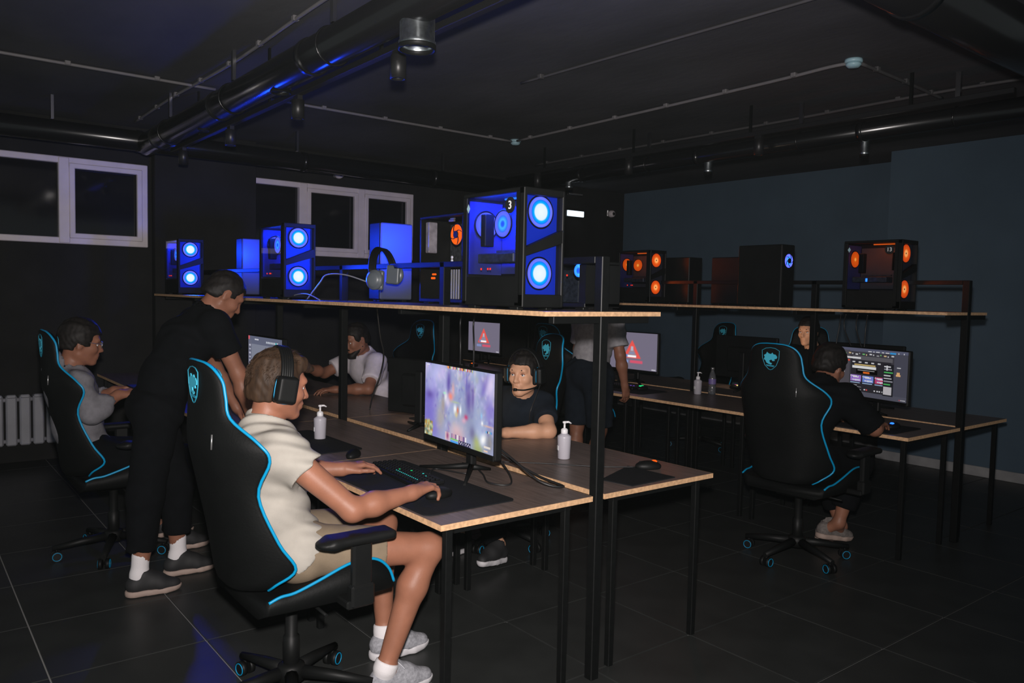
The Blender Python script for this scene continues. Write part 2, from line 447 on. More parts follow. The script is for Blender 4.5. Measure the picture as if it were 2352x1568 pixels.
# back wall with two window openings
W1, W2, WZ = (.10, 1.912), (2.45, 4.765), (1.905, 2.66)
b = MB(); T = .25; yc = Y_BACK+T/2
def wb(x0, x1, z0, z1): b.box(((x0+x1)/2, yc, (z0+z1)/2), (x1-x0, T, z1-z0))
wb(-1.9, 8.45, 0, WZ[0]); wb(-1.9, 8.45, WZ[1], CEIL); wb(-1.9, W1[0], *WZ); wb(W1[1], W2[0], *WZ); wb(W2[1], 8.45, *WZ)
struct(b.build('wall_back', 'wallblack'), 'black painted back wall with two high windows')
poly = [(X_RIGHT, Y_BACK), (X_RIGHT, Y_JOG), (X_JOG, Y_JOG), (X_JOG, -1.3), (8.6, -1.3), (8.6, Y_BACK)]
struct(MB().prism(poly, lambda a, c, t: (a, c, t), 0, CEIL).build('wall_right', 'wallgrey'), 'blue-grey side wall with a step in it')
bb = MB()
bb.box((X_RIGHT-.01, (Y_JOG+Y_BACK)/2, .045), (.02, Y_BACK-Y_JOG, .09), .004)
bb.box((X_JOG-.01, (Y_JOG-1.3)/2, .045), (.02, Y_JOG+1.3, .09), .004)
bb.box(((X_JOG+X_RIGHT)/2, Y_JOG+.01, .045), (X_RIGHT-X_JOG, .02, .09), .004)
struct(bb.build('baseboard_right', 'base'), 'pale skirting along the blue-grey wall')
def window(n, x0, x1, mull, label, drop_left=False):
    z0, z1 = WZ; y = Y_BACK-.012; f = .055
    r = MB()
    r.box(((x0+x1)/2, y, z1-f/2), (x1-x0, .07, f), .006); r.box(((x0+x1)/2, y, z0+f/2), (x1-x0, .07, f), .006)
    r.box((x0+f/2, y, (z0+z1)/2), (f, .068, z1-z0), .006); r.box((x1-f/2, y, (z0+z1)/2), (f, .068, z1-z0), .006)
    win = r.build('window_%d' % n, 'winframe'); struct(win, label)
    xs = [x0]+mull+[x1]
    for m_ in mull: MB().box((m_, y-.008, (z0+z1)/2), (.085, .075, z1-z0-.01), .006).build('mullion', 'winframe', win)
    for k in range(len(xs)-1):
        a = xs[k]+(.04 if k else .05); c = xs[k+1]-(.04 if k < len(xs)-2 else .05); s_ = MB()
        if k == len(xs)-2 or (n == 2 and k == 1):
            q = .045
            s_.box(((a+c)/2, y-.03, z1-.05-q/2), (c-a, .05, q), .006); s_.box(((a+c)/2, y-.03, z0+.05+q/2), (c-a, .05, q), .006)
            s_.box((a+q/2, y-.03, (z0+z1)/2), (q, .049, z1-z0-.1), .006); s_.box((c-q/2, y-.03, (z0+z1)/2), (q, .049, z1-z0-.1), .006)
            s_.build('sash', 'winframe', win)
        MB().box(((a+c)/2, y+.02, (z0+z1)/2), (c-a+.02, .012, z1-z0-.08)).build('pane', 'night', win)
window(1, W1[0], W1[1], [1.226], 'white framed high window above the radiator')
window(2, W2[0], W2[1], [3.43, 4.10], 'white framed high window behind the glowing computers')

tr = MB().box((2.43, Y_BACK-.06, CEIL/2), (.95, .12, CEIL), .004).build('trim_1', 'wallblack'); struct(tr, 'black pilaster covering the left end of the second window')
# radiator
r = thing('radiator', 'pale ribbed radiator under the window on the back wall', 'radiator', (.75, Y_BACK-.09, .16))
for i in range(9):
    MB().box((-.45+.1*i, -.005, .22), (.082, .09, .43), .012).build('section', 'rad', r)
    MB().box((-.45+.1*i, -.045, .428), (.07, .03, .03), .008).build('section_top', 'rad', r)
MB().tube([(-.5, 0, .395), (.4, 0, .395)], .018, 10).tube([(-.5, 0, .04), (.4, 0, .04)], .018, 10).build('header_pipe', 'rad', r)
MB().box((-.3, .06, .3), (.03, .06, .06)).box((.25, .06, .3), (.03, .06, .06)).build('wall_bracket', 'rad', r)

# ducts
d = thing('ventilation_duct', 'glossy black ventilation duct loop hung under the ceiling', 'duct', (1.70, 4.3, 2.72))
def dpt(x, y, z): return (x-1.70, y-4.3, z-2.72)
def pipe(p, q, rad):
    MB().tube([dpt(*p), dpt(*q)], rad, 32).build('pipe', 'duct', d)
    u = Vector(q)-Vector(p); L = u.length; u.normalize()
    for k in range(1, int(L/1.42)+1):
        c = Vector(p)+u*1.42*k; MB().tube([dpt(*(c-u*.02)), dpt(*(c+u*.02))], rad+.006, 32).build('seam_ring', 'duct', d)
pipe((1.70, 1.0, 2.71), (1.70, 7.1, 2.71), .088)
pipe((-1.2, 7.1, 2.73), (5.5, 7.1, 2.73), .082)
pipe((5.35, 1.5, 2.72), (5.35, 7.1, 2.72), .062)
pipe((1.6, 1.47, 2.72), (6.6, 1.47, 2.72), .12)
for x, y, z1, z0, rr in ((1.72, 2.86, 2.72, 2.535, .072), (1.72, 4.30, 2.72, 2.625, .053), (1.72, 5.66, 2.72, 2.62, .036),
                         (5.35, 5.95, 2.70, 2.60, .035), (5.36, 4.25, 2.70, 2.575, .032), (5.40, 2.93, 2.70, 2.56, .028)):
    o = MB().lathe([(rr, z1), (rr, z0+.03), (rr*1.06, z0+.025), (rr*1.06, z0), (rr*.97, z0), (rr*.93, z0+.02), (rr*.93, z1)], dpt(x, y, 0)[:2]+(-2.72,), 28, cap=False)
    o = o.build('outlet', 'galv', d)
    MB().lathe([(rr*1.075, z0+.012), (rr*1.075, z0-.008), (rr*.95, z0-.008), (rr*.95, z0+.012)], dpt(x, y, 0)[:2]+(-2.72,), 28, cap=False).build('rim', 'black', o)
for x, y in ((1.70, 2.1), (1.70, 3.6), (1.70, 5.0), (1.70, 6.4), (1.02, 7.1), (3.0, 7.1), (4.6, 7.1), (5.35, 3.4), (5.35, 4.9), (5.35, 2.3)):
    MB().box(dpt(x, y, 2.91), (.02, .03, .18)).build('hanger_strap', 'steel', d)
    if x in (1.70, 5.35): MB().tube([dpt(x+.091*math.cos(a) if x < 2 else x+.065*math.cos(a), y, 2.71+.091*math.sin(a) if x < 2 else 2.72+.065*math.sin(a)) for a in np.linspace(0, 2*PI, 25)[:-1]], .006, 4, closed=True).build('clamp_band', 'duct', d)

# lighting tracks
def track(x, y0, y1, z, heads, label, heads_z):
    t = thing('track_light', label, 'track light', (x, (y0+y1)/2, z))
    ym = (y0+y1)/2
    MB().box((0, 0, 0), (.036, y1-y0, .034), .003).build('rail', 'spot', t)
    for k in range(4): MB().box((0, (y0-ym)+(y1-y0)*(k+.5)/4, .5*(CEIL-z)+.008), (.012, .02, CEIL-z-.016)).build('suspension', 'blackmetal', t)
    for y in heads:
        h = MB().box((0, y-ym, -.03), (.03, .06, .03)).lathe([(.033, -.04), (.036, -.042), (.036, heads_z-z), (.028, heads_z-z), (.026, heads_z-z+.02)], (0, y-ym, 0), 20, cap=False)
        h = h.build('lamp_head', 'spot', t)
        MB().lathe([(.0, heads_z-z+.008), (.014, heads_z-z+.012), (.026, heads_z-z+.022)], (0, y-ym, 0), 16, cap=False).build('lens', 'steel', h)
track(1.85, 1.3, 6.9, 2.655, (3.24, 4.37, 5.5, 6.6), 'black rail of cylinder spotlights beside the nearest duct', 2.51)
track(5.15, 1.9, 6.7, 2.78, (3.62, 4.95, 6.2), 'black rail of cylinder spotlights over the far desks', 2.62)

# conduits on the ceiling
def conduit(pts, label, rr=.011, every=.55, m='conduit'):
    c = Vector(pts[0]); t = thing('conduit', label, 'conduit', tuple(c))
    loc = [tuple(Vector(p)-c) for p in pts]
    MB().tube(spline(loc, 6) if len(loc) > 2 else loc, rr, 8).build('pipe', m, t)
    acc = .2
    for i in range(len(pts)-1):
        a, e = Vector(pts[i]), Vector(pts[i+1]); L = (e-a).length; u = (e-a)/L; s_ = acc
        while s_ < L:
            p = a+u*s_-c; MB().box((p.x, p.y, p.z+.006), (.035, .035, .03), .004).build('clip', m, t); s_ += every
        acc = s_-L
    return t
zc = CEIL-.018
conduit([(1.735, 1.2, zc), (1.73, 2.6, zc), (1.735, 3.92, zc), (1.76, 5.2, zc-.004), (1.73, 6.4, zc), (1.735, 7.65, zc)], 'grey conduit clipped to the ceiling alongside the black duct')
conduit([(-.9, 5.97, zc), (.58, 5.972, zc), (1.9, 5.975, zc)], 'grey conduit across the ceiling at the upper left, ending at the duct')
conduit([(2.0, 5.98, zc), (2.61, 5.984, zc), (3.6, 5.99, zc), (4.66, 6.0, zc)], 'grey conduit from the duct to the farther smoke detector')
conduit([(4.68, 5.95, zc), (4.66, 4.6, zc), (4.63, 3.2, zc), (4.60, 2.75, zc), (4.62, 2.62, zc)], 'grey conduit joining the two smoke detectors')
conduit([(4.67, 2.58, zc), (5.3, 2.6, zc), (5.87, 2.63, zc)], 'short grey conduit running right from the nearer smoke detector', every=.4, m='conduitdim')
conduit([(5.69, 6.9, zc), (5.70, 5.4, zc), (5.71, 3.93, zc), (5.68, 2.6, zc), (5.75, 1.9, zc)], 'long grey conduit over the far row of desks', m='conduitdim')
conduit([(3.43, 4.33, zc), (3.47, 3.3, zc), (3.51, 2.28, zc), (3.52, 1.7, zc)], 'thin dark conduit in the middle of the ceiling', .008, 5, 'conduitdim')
zl = zc-.012
conduit([(.15, 1.75, zl), (1.2, 1.9, zl), (1.9, 2.45, zl), (2.2, 2.4, zl), (3.2, 1.7, zl)], 'grey conduit curving behind the largest duct outlet', .014)
for p, lab in (((4.62, 2.60), 'pale blue smoke detector at the end of a conduit, upper right of the ceiling'), ((4.70, 6.0), 'small pale smoke detector farther back on the ceiling')):
    t = thing('smoke_detector', lab, 'smoke detector', (p[0], p[1], CEIL), group='ceiling smoke detectors')
    MB().lathe([(.052, 0), (.052, -.016), (.046, -.022)], n=24).build('base', 'detector', t)
    MB().lathe([(.043, -.022), (.045, -.034), (.030, -.048), (0.0, -.05)], n=24).build('sensor_head', 'detector', t)

# thin haze added to lift the blacks, lit by the flash
hz = bpy.data.materials.new('black_lift_haze'); hz.use_nodes = True; nt_ = hz.node_tree; nt_.nodes.remove(nt_.nodes['Principled BSDF'])
vsn = nt_.nodes.new('ShaderNodeVolumeScatter'); vsn.inputs['Density'].default_value = HAZE; vsn.inputs['Color'].default_value = (.86, 1, .96, 1); nt_.links.new(vsn.outputs[0], nt_.nodes['Material Output'].inputs['Volume'])
hb = MB().box((3.03, 3.28, 1.49), (9.26, 9.18, 2.96)).build('haze', hz); hb['kind'] = 'stuff'; hb['label'] = 'thin haze added to lift the blacks of the dark room'
# ------------------------------------------------------------------ desks
def make_desk(x0, x1, y0, y1, label, group, flip):
    cx, cy = (x0+x1)/2, (y0+y1)/2; W, L = x1-x0, y1-y0
    t = thing('desk', label, 'desk', (cx, cy, 0), 0, group)
    top = MB().box((0, 0, .7395), (W-.004, L-.004, .021)).build('tabletop', 'wood', t)
    e = MB()   # exposed chipboard edge band all round
    for sx in (-1, 1): e.box((sx*(W/2-.001), 0, .7395), (.003, L, .0205))
    for sy in (-1, 1): e.box((0, sy*(L/2-.001), .7395), (W, .003, .0205))
    e.build('edge_band', 'edge', top)
    for sx, ins in ((-1, .10), (1, .10)):
        for sy in (-1, 1):
            xx = sx*(W/2-ins) if sx*flip < 0 else sx*(W/2-.06)
            MB().box((xx, sy*(L/2-.05), .364), (.028, .028, .728), .002).build('leg', 'blackmetal', t)
    for sy in (-1, 1): MB().box((0, sy*(L/2-.05), .714), (W-.16, .026, .028)).build('side_rail', 'blackmetal', t)
    MB().box((-flip*.0, L*0, .716), (.03, L-.14, .024)).build('long_rail', 'blackmetal', t)
    return t
A0, AX = 2.235, 1.135
place = ['nearest the camera', 'second from the camera', 'third from the camera', 'fourth from the camera', 'last, by the back wall']
nd = [1.465, 2.178, 2.243, 2.932]
for k in range(5):
    make_desk(nd[0], nd[1], A0+AX*k+.001, A0+AX*(k+1)-.001, 'wood-topped desk on black legs in the front bench, radiator side, %s' % place[k], 'desks of the front bench', -1)
for k in range(5):
    make_desk(nd[2], nd[3], A0+AX*k+.001, A0+AX*(k+1)-.001, 'wood-topped desk on black legs in the front bench, far side, %s' % place[k], 'desks of the front bench', 1)
bd = [4.68, 5.375, 5.43, 6.11]
for k in range(5):
    make_desk(bd[0], bd[1], 2.19+AX*k+.001, 2.19+AX*(k+1)-.001, 'wood-topped desk on black legs in the rear bench, aisle side, %s' % place[k], 'desks of the rear bench', -1)
    make_desk(bd[2], bd[3], 2.19+AX*k+.001, 2.19+AX*(k+1)-.001, 'wood-topped desk on black legs in the rear bench, wall side, %s' % place[k], 'desks of the rear bench', 1)

# ------------------------------------------------------------------ racks over the benches
def rack(x, ys, y_end, z_board, bx, by, label, ztop):
    t = thing('rack', label, 'rack', (x, ys[0], 0))
    y0 = ys[0]
    for y in ys:
        MB().box((0, y-y0, ztop/2), (.042, .042, ztop), .003).build('post', 'blackmetal', t)
    MB().box((0, (y_end-y0)/2, ztop-.014), (.042, y_end-y0-.044, .028), .002).build('top_rail', 'blackmetal', t)
    bo = MB().box(((bx[0]+bx[1])/2-x, (by[0]+by[1])/2-y0, z_board-.009), (bx[1]-bx[0]-.004, by[1]-by[0]-.004, .018)).build('shelf_board', 'wood', t)
    e = MB()
    for q in bx: e.box((q-x, (by[0]+by[1])/2-y0, z_board-.009), (.003, by[1]-by[0], .0178))
    for q in by: e.box(((bx[0]+bx[1])/2-x, q-y0, z_board-.009), (bx[1]-bx[0], .003, .0178))
    e.build('edge_band', 'edge', bo)
    for y in ys:
        for sx in (-1, 1): MB().box((sx*.14, y-y0, z_board-.033), (.24, .03, .028), .002).build('shelf_arm', 'blackmetal', t)
    return t
ZB = 1.481
rack(2.205, [2.245, 3.365, 4.495, 5.52, 6.65, 7.5], 7.5, ZB, (1.877, 2.50), (2.2, 7.6), 'black steel rack with a wooden shelf standing along the front bench', 1.697)
rack(5.405, [2.205, 3.26, 4.36, 5.5, 6.6, 7.45], 7.45, ZB+.006, (5.10, 5.68), (2.19, 7.6), 'black steel rack with a wooden shelf standing along the rear bench', 1.69)
# ------------------------------------------------------------------ computers
def text(s, size, m, parent, loc, rot):
    c = bpy.data.curves.new('number', 'FONT'); c.body = s; c.size = size; c.align_x = 'CENTER'; c.align_y = 'CENTER'; c.extrude = .0006; c.offset = size*.012
    c.materials.append(M[m]); q = bpy.data.objects.new('number', c); COL.objects.link(q); bpy.context.view_layer.update()
    me = bpy.data.meshes.new_from_object(q.evaluated_get(bpy.context.evaluated_depsgraph_get())); bpy.data.objects.remove(q); o = bpy.data.objects.new('number', me); o.location = loc; o.rotation_euler = rot
    return link(o, parent)
def fan_disc(name, m, R, loc, axis, parent, hub=True, blades=0):
    f = MB().disc((0, 0, 0), R, .006, axis, 36).build(name, m, parent, loc)
    sg = -1
    if hub:
        fr = MB(); n = 40
        pts = [((R+.004)*math.cos(2*PI*k/n), (R+.004)*math.sin(2*PI*k/n)) for k in range(n)]
        if axis == 'Y': pp = [(a, 0, c) for a, c in pts]
        else: pp = [(0, a, c) for a, c in pts]
        fr.tube(pp, .0035, 6, closed=True).build('fan_ring', 'black', f)
    if blades:
        bl = MB()
        for k in range(blades):
            a0 = 2*PI*k/blades+.3
            poly = []
            for t in np.linspace(0, 1, 6): poly.append((.016+t*(R-.016), a0+1.0*t))
            for t in np.linspace(1, 0, 6): poly.append((.016+t*(R-.016), a0+1.0*t+.14*(1-t)+.05))
            pq = [(r_*math.cos(a), r_*math.sin(a)) for r_, a in poly]
            if axis == 'Y': bl.prism(pq, lambda a, c, t: (a, t, c), -.008, -.004)
            else: bl.prism(pq, lambda a, c, t: (t, a, c), -.008, -.004)
        bl.disc((0, -.006, 0) if axis == 'Y' else (-.006, 0, 0), .019, .008, axis)
        bl.build('fan_blades', 'black', f)
    return f
PW, PD, PH = .205, .38, .465
def make_pc(loc, label, style, front=None, side=None, number=None, rz=0, W=PW, D=PD, H=PH, group='computers on the shelves'):
    t = thing('computer', label, 'computer', loc, rz, group)
    w, d = W/2, D/2
    if style == 'glass':
        c = MB()
        c.box((0, 0, H-.008), (W, D, .016), .004).box((0, 0, .022), (W, D, .02), .004)
        c.box((0, d-.006, H/2), (W-.004, .012, H-.03)); c.box((w-.005, 0, H/2), (.010, D-.004, H-.03))
        for sy in (-1, 1): c.box((-w+.007, sy*(d-.014), H/2), (.014, .028, H-.03), .002)
        c.build('chassis', 'black', t)
        MB().box((.004, .01, .078), (W-.022, D-.05, .096), .004).build('power_supply_cover', 'black', t)
        MB().box((w-.016, .02, .285), (.006, D-.09, .28)).build('motherboard', 'inner' if side == 'blue' else 'darkin', t)
        MB().box((0, d-.016, .29), (W-.03, .004, .3)).build('rear_plate', 'inner', t)
        MB().box((-.005, .035, .205), (.09, .24, .038), .004).box((.03, .02, .235), (.02, .2, .01)).build('graphics_card', 'board', t)
        MB().box((-w+.042, .075, .315), (.045, .034, .13), .003).build('cooler_tower', 'black', t)
        MB().box((.06, -.075, .33), (.03, .006, .12)).box((.06, -.09, .33), (.03, .006, .12)).build('memory_stick', 'black', t)
        MB().box((-w+.002, -.006, .295), (.003, D-.056, H-.15)).build('side_glass', 'caseglass', t)
        MB().box((-w+.003, -.006, .076), (.005, D-.056, .104)).build('side_lower_panel', 'black', t)
    elif style == 'open':
        c = MB()
        c.box((0, 0, H-.006), (W, D, .012), .003).box((0, 0, .02), (W, D, .02), .003)
        c.box((0, d-.006, H/2), (W-.004, .012, H-.03)); c.box((w-.005, 0, H/2), (.010, D-.004, H-.03)); c.box((0, -d+.02, H/2), (W-.004, .04, H-.03))
        c.build('chassis', 'black', t)
    else:
        MB().box((0, 0, H/2+.006), (W, D, H-.012), .006).build('chassis', 'black', t)
    for sx in (-1, 1):
        for sy in (-1, 1): MB().box((sx*(w-.03), sy*(d-.05), .007), (.03, .05, .014), .002).build('foot', 'black', t)
    if front:   # two lit fans behind a split acrylic front with a slanting bar
        yf = -d
        fp = MB()
        fp.box((-w+.008, yf-.008, H/2+.006), (.016, .03, H-.014), .003).box((w-.006, yf-.008, H/2+.006), (.012, .03, H-.014), .003)
        fp.box((0, yf-.008, H-.014), (W, .0295, .026), .003).box((0, yf-.008, .036), (W, .0295, .05), .003)
        poly = [(-w+.01, .205), (w-.01, .262), (w-.01, .312), (-w+.01, .236)]
        fp.prism(poly, lambda a, c_, tt: (a, tt, c_), yf-.0225, yf+.004)
        fp.build('front_panel', 'black', t)
        MB().box((0, yf+.018, H/2), (W-.02, .006, H-.05)).build('fan_backplate', 'blueglow' if front == 'blue_fan' else 'darkin', t)
        for z in (.378, .142): fan_disc('front_fan', front, .058, (0.003, yf+.008, z), 'Y', t)
        MB().box((0, yf-.006, H/2+.01), (W-.02, .003, H-.07)).build('front_acrylic', 'smoke', t)
    if side:
        blue = side == 'blue'
        fan_disc('rear_fan', 'blue_fan_dim' if blue else 'orange_flat', .054, (.0, d-.024, .345), 'Y', t)
        if number != '13': fan_disc('cooler_fan', 'blue_fan_dim' if blue else 'orange_flat', .05, (-w+.03, -.045, .335) if blue else (-w+.05, -.02, .335), 'X', t)
        MB().box((0, -.05, H-.022), (.012, .17, .006)).build('led_strip', 'bluestrip' if blue else 'orange', t)
        le = MB()
        for y in (.055, .01, -.006): le.box((-w-.0005, y, .158), (.002, .007, .008))
        if number != '13': le.build('status_light', 'red', t)
        else: MB().box((-w-.0005, .02, .20), (.002, .012, .022), .0).build('status_light', 'bluestrip', t)
        l = bpy.data.lights.new('case_light', 'AREA'); l.energy = CASE_B if blue else CASE_O; l.color = (.003, .05, 1) if blue else (1, .16, .01); l.shape = 'RECTANGLE'; l.size = .02; l.size_y = .24
        lo = bpy.data.objects.new('case_light', l); lo.location = (-w+.012, -.02, H-.03); lo.rotation_euler = (0, -math.radians(62), 0); link(lo, t)
    if number:
        nd_ = MB().disc((0, 0, 0), .031, .002, 'X', 30).build('number_disc', 'spot', t, (-w-.0012, -d+.062, .40))
        tag(nd_, 'round black disc with a white %s' % number)
        text(number, .044 if len(number) == 1 else .036, 'labelwhite', nd_, (-.0018, 0, -.001), (PI/2, 0, -PI/2))
        MB().prism([(0, -.018), (.011, 0), (0, .018), (-.011, 0)], lambda a, c_, tt: (tt, a, c_), -w-.002, -w-.0008).build('badge', 'detector', t, (0, d-.04, .405))
    return t
ZS = ZB+.0005
def glow_front(t, col, e):   # the light the front fans throw forward
    for z in (.378, .142):
        l = bpy.data.lights.new('fan_light', 'AREA'); l.shape = 'DISK'; l.size = .11; l.energy = e; l.color = col; l.spread = math.radians(110)
        lo = bpy.data.objects.new('fan_light', l); lo.location = (.003, -PD/2-.026, z); lo.rotation_euler = (-PI/2, 0, 0); link(lo, t)
pc = make_pc((1.982, 2.55, ZS), 'large blue-glowing computer with a number 3 disc at the near end of the front shelf', 'glass', 'blue_fan', 'blue', '3'); glow_front(pc, (.004, .045, 1), FANB)
pc = make_pc((1.985, 4.86, ZS), 'blue-glowing computer halfway along the front shelf, left of the pale headset', 'glass', 'blue_fan', 'blue'); glow_front(pc, (.004, .045, 1), FANB)
pc = make_pc((1.995, 7.12, ZS), 'blue-glowing computer farthest away on the front shelf', 'glass', 'blue_fan', 'blue'); glow_front(pc, (.004, .045, 1), FANB)
pc = make_pc((5.29, 2.735, ZS+.006), 'orange-glowing computer with a number 13 disc on the rear shelf', 'glass', 'orange_fan', 'orange', '13', W=.215); glow_front(pc, (1, .12, .004), FANO)
pc = make_pc((5.305, 4.92, ZS+.006), 'orange-glowing computer farther back on the rear shelf', 'glass', 'orange_fan', 'orange', None); glow_front(pc, (1, .12, .004), FANO)
t = make_pc((5.27, 3.60, ZS+.006), 'black computer with one blue front fan on the rear shelf', 'solid', W=.17)
fan_disc('front_fan', 'blue_fan_dim', .05, (.0, -PD/2-.004, .345), 'Y', t, blades=5)
MB().box((0, -PD/2-.004, .22), (.15, .006, .42), .002).build('front_panel', 'black', t, fix=True).location = (0, .006, 0)
make_pc((5.58, 4.10, ZS+.006), 'plain black computer behind the one with a single blue fan', 'solid', W=.18, D=.36, H=.40)
make_pc((5.58, 4.67, ZS+.006), 'plain black computer behind the farther orange-glowing one', 'solid', W=.18, D=.30, H=.41)
# wall-side computers of the front shelf
PH_ = PH; PH = .205
t = make_pc((2.374, 2.60, ZS), 'low dark computer with a small blue fan behind the corner post of the front shelf', 'open', H=.205)
MB().box((-.0995, .02, PH/2), (.004, PD-.06, PH-.04)).build('side_glass', 'caseglass', t)
MB().box((.07, 0, PH/2), (.01, PD-.08, PH-.06)).build('motherboard', 'board', t)
fan_disc('cooler_fan', 'blue_fan_dim', .027, (-.085, -.13, .165), 'X', t)
MB().disc((-.1025, -.075, .145), .004, .002, 'X', 10).build('status_light', 'red', t)
PH = PH_
t = make_pc((2.372, 3.50, ZS), 'black open-sided computer with an orange bladed fan behind the number 3 computer', 'open', D=.44)
fan_disc('orange_fan', 'orange', .052, (-.03, -.03, .365), 'X', t, blades=4)
MB().box((-.055, .175, .355), (.055, .035, .165), .004).box((-.085, .155, .36), (.004, .006, .15)).build('graphics_card', 'gpu', t)
MB().box((-.06, -.028, .435), (.01, .045, .010)).box((-.06, -.035, .455-.01), (.01, .035, .006)).build('label_sticker', 'chrome', t)
MB().disc((-.06, -.035, .245), .008, .004, 'X', 12).disc((-.06, -.035, .228), .008, .004, 'X', 12).build('capacitor', 'labelwhite', t)
MB().box((-.06, .135, .158), (.01, .035, .010), .003).box((-.06, .145, .138), (.01, .035, .012), .003).build('status_light', 'orange', t)
for k in range(4): MB().box((-.095, -.085-.022*k, .10), (.006, .006, .16)).build('grille_slat', 'cablegrey', t)
MB().box((.088, 0, PH/2), (.008, .40, PH-.06)).build('motherboard', 'board', t)
def panel_lamp(t, loc, e):  # added blue lamp that lights the smooth front panels
    l = bpy.data.lights.new('added_panel_light', 'AREA'); l.shape = 'DISK'; l.size = .10; l.spread = math.radians(75); l.energy = e; l.color = (.006, .05, 1)
    lo = bpy.data.objects.new('added_panel_light', l); lo.location = loc; lo.rotation_euler = (PI/2, 0, 0); link(lo, t)
fan_disc('added_blue_fan', 'blue_fan_dim', .05, (-.03, .226, .345), 'Y', t); panel_lamp(t, (-.04, .232, .345), PANELB)  # blue fan and lamp added on the back to light the panel behind
def panel_pc(x, y, label):
    t = make_pc((x, y, ZS), label, 'solid', W=.215, D=.13)
    MB().box((0, -.065-.006, .238), (.213, .014, .448), .006).build('front_panel', 'panelpc', t)
    return t
panel_pc(2.372, 4.22, 'computer with a smooth front panel lit blue, behind the pale headset')
panel_pc(2.345, 6.45, 'computer with a smooth front panel lit blue, between two blue-glowing computers')
t = make_pc((2.372, 5.72, ZS), 'unseen dark computer added behind the middle blue-glowing one to carry a blue light', 'solid')  # added out of view to hold the lamp for the farther panel
fan_disc('added_blue_fan', 'blue_fan_dim', .05, (-.03, PD/2+.006, .345), 'Y', t); panel_lamp(t, (-.04, PD/2+.012, .345), PANELB*.5)

# ------------------------------------------------------------------ monitors
def screen_mesh(w, h, nx, ny, img, parent, x=-.0305):
    """grid of little quads, one colour each; img[ny,nx,3] in sRGB 0..1, row 0 at the top; seen from -X, first column at +Y"""
    ys = np.linspace(w/2, -w/2, nx+1); zs = np.linspace(h/2, -h/2, ny+1)
    vs = [(x, y, z) for z in zs for y in ys]
    fs = [(j*(nx+1)+i, (j+1)*(nx+1)+i, (j+1)*(nx+1)+i+1, j*(nx+1)+i+1) for j in range(ny) for i in range(nx)]
    me = bpy.data.meshes.new('screen'); me.from_pydata(vs, [], fs); me.update()
    ca = me.color_attributes.new('picture', 'FLOAT_COLOR', 'CORNER')
    c = np.clip(img, 0, 1).reshape(-1, 3); c = np.where(c <= .04045, c/12.92, ((c+.055)/1.055)**2.4)
    arr = np.ones((len(fs)*4, 4), np.float32); arr[:, :3] = np.repeat(c, 4, 0)
    ca.data.foreach_set('color', arr.ravel()); me.materials.append(M['screen'])
    return link(bpy.data.objects.new('screen', me), parent)
def monitor(loc, rz, label, img=None, lit=False, W=.612, H=.362, zc=.295, name='monitor', tilt=0):
    t = thing(name, label, 'monitor', loc, rz, 'monitors on the desks')
    b = MB().box((-.006, 0, 0), (.036, W, H), .006).box((.022, 0, -.02), (.035, W*.55, H*.6), .012)
    hs = b.build('housing', 'black', t, (0, 0, zc)); hs.rotation_euler = (0, tilt, 0)
    MB().box((-.026, 0, -H/2+.011), (.008, W-.004, .022), .002).build('bezel_bottom', 'black', hs)
    if img is not None:
        s = screen_mesh(W-.014, H-.030, img.shape[1], img.shape[0], img, hs, -.0266); s.location = (0, 0, .008)
    if lit: MB().box((-.0255, 0, .008), (.002, W-.014, H-.030)).build('screen', 'screen_bright', hs)
    MB().box((.05, 0, .19), (.03, .05, .30), .006).build('neck', 'black', t)
    for sy in (-1, 1):
        a, c = Vector((.05, 0, .035)), Vector((-.10, sy*.20, .007))
        MB().tube([a, a.lerp(c, .5)+Vector((0, 0, -.004)), c], [.014, .010, .0065], 8).build('stand_leg', 'black', t)
    MB().tube([(.05, 0, .03), (.15, 0, .007)], [.014, .0065], 8).build('stand_leg', 'black', t)
    return t
def blob(img, cx, cy, rx, ry, col, a=1, ang=0, p=2):
    ny, nx = img.shape[:2]; X, Y = np.meshgrid((np.arange(nx)+.5)/nx, (np.arange(ny)+.5)/ny)
    c, s = math.cos(ang), math.sin(ang); dx, dy = (X-cx), (Y-cy)*.56; u = (dx*c+dy*s)/rx; v = (-dx*s+dy*c)/(ry)
    k = a*np.exp(-((u*u+v*v)**(p/2)))[..., None]; img[:] = img*(1-k)+np.array(col)/255*k
def rect(img, x0, y0, x1, y1, col):
    ny, nx = img.shape[:2]; img[int(round(y0*ny)):max(int(round(y1*ny)), int(round(y0*ny))+1), int(round(x0*nx)):max(int(round(x1*nx)), int(round(x0*nx))+1)] = np.array(col)/255
g = np.zeros((110, 180, 3)); rr = np.random.RandomState(3)
g[:] = np.array((158, 166, 205))/255
for i in range(70): blob(g, rr.rand(), rr.rand()*.7, .015+.04*rr.rand(), .04+.07*rr.rand(), [(186, 180, 232), (140, 128, 200), (170, 190, 215), (205, 190, 230), (150, 160, 200)][i % 5], .6, rr.uniform(-.9, .9))
for i in range(260): blob(g, rr.rand(), rr.rand()*.85, .006+.016*rr.rand(), .006+.022*rr.rand(), [(206, 196, 240), (110, 98, 180), (190, 205, 222), (226, 206, 214), (140, 150, 196), (176, 180, 170)][i % 6], .55, rr.uniform(-1, 1))
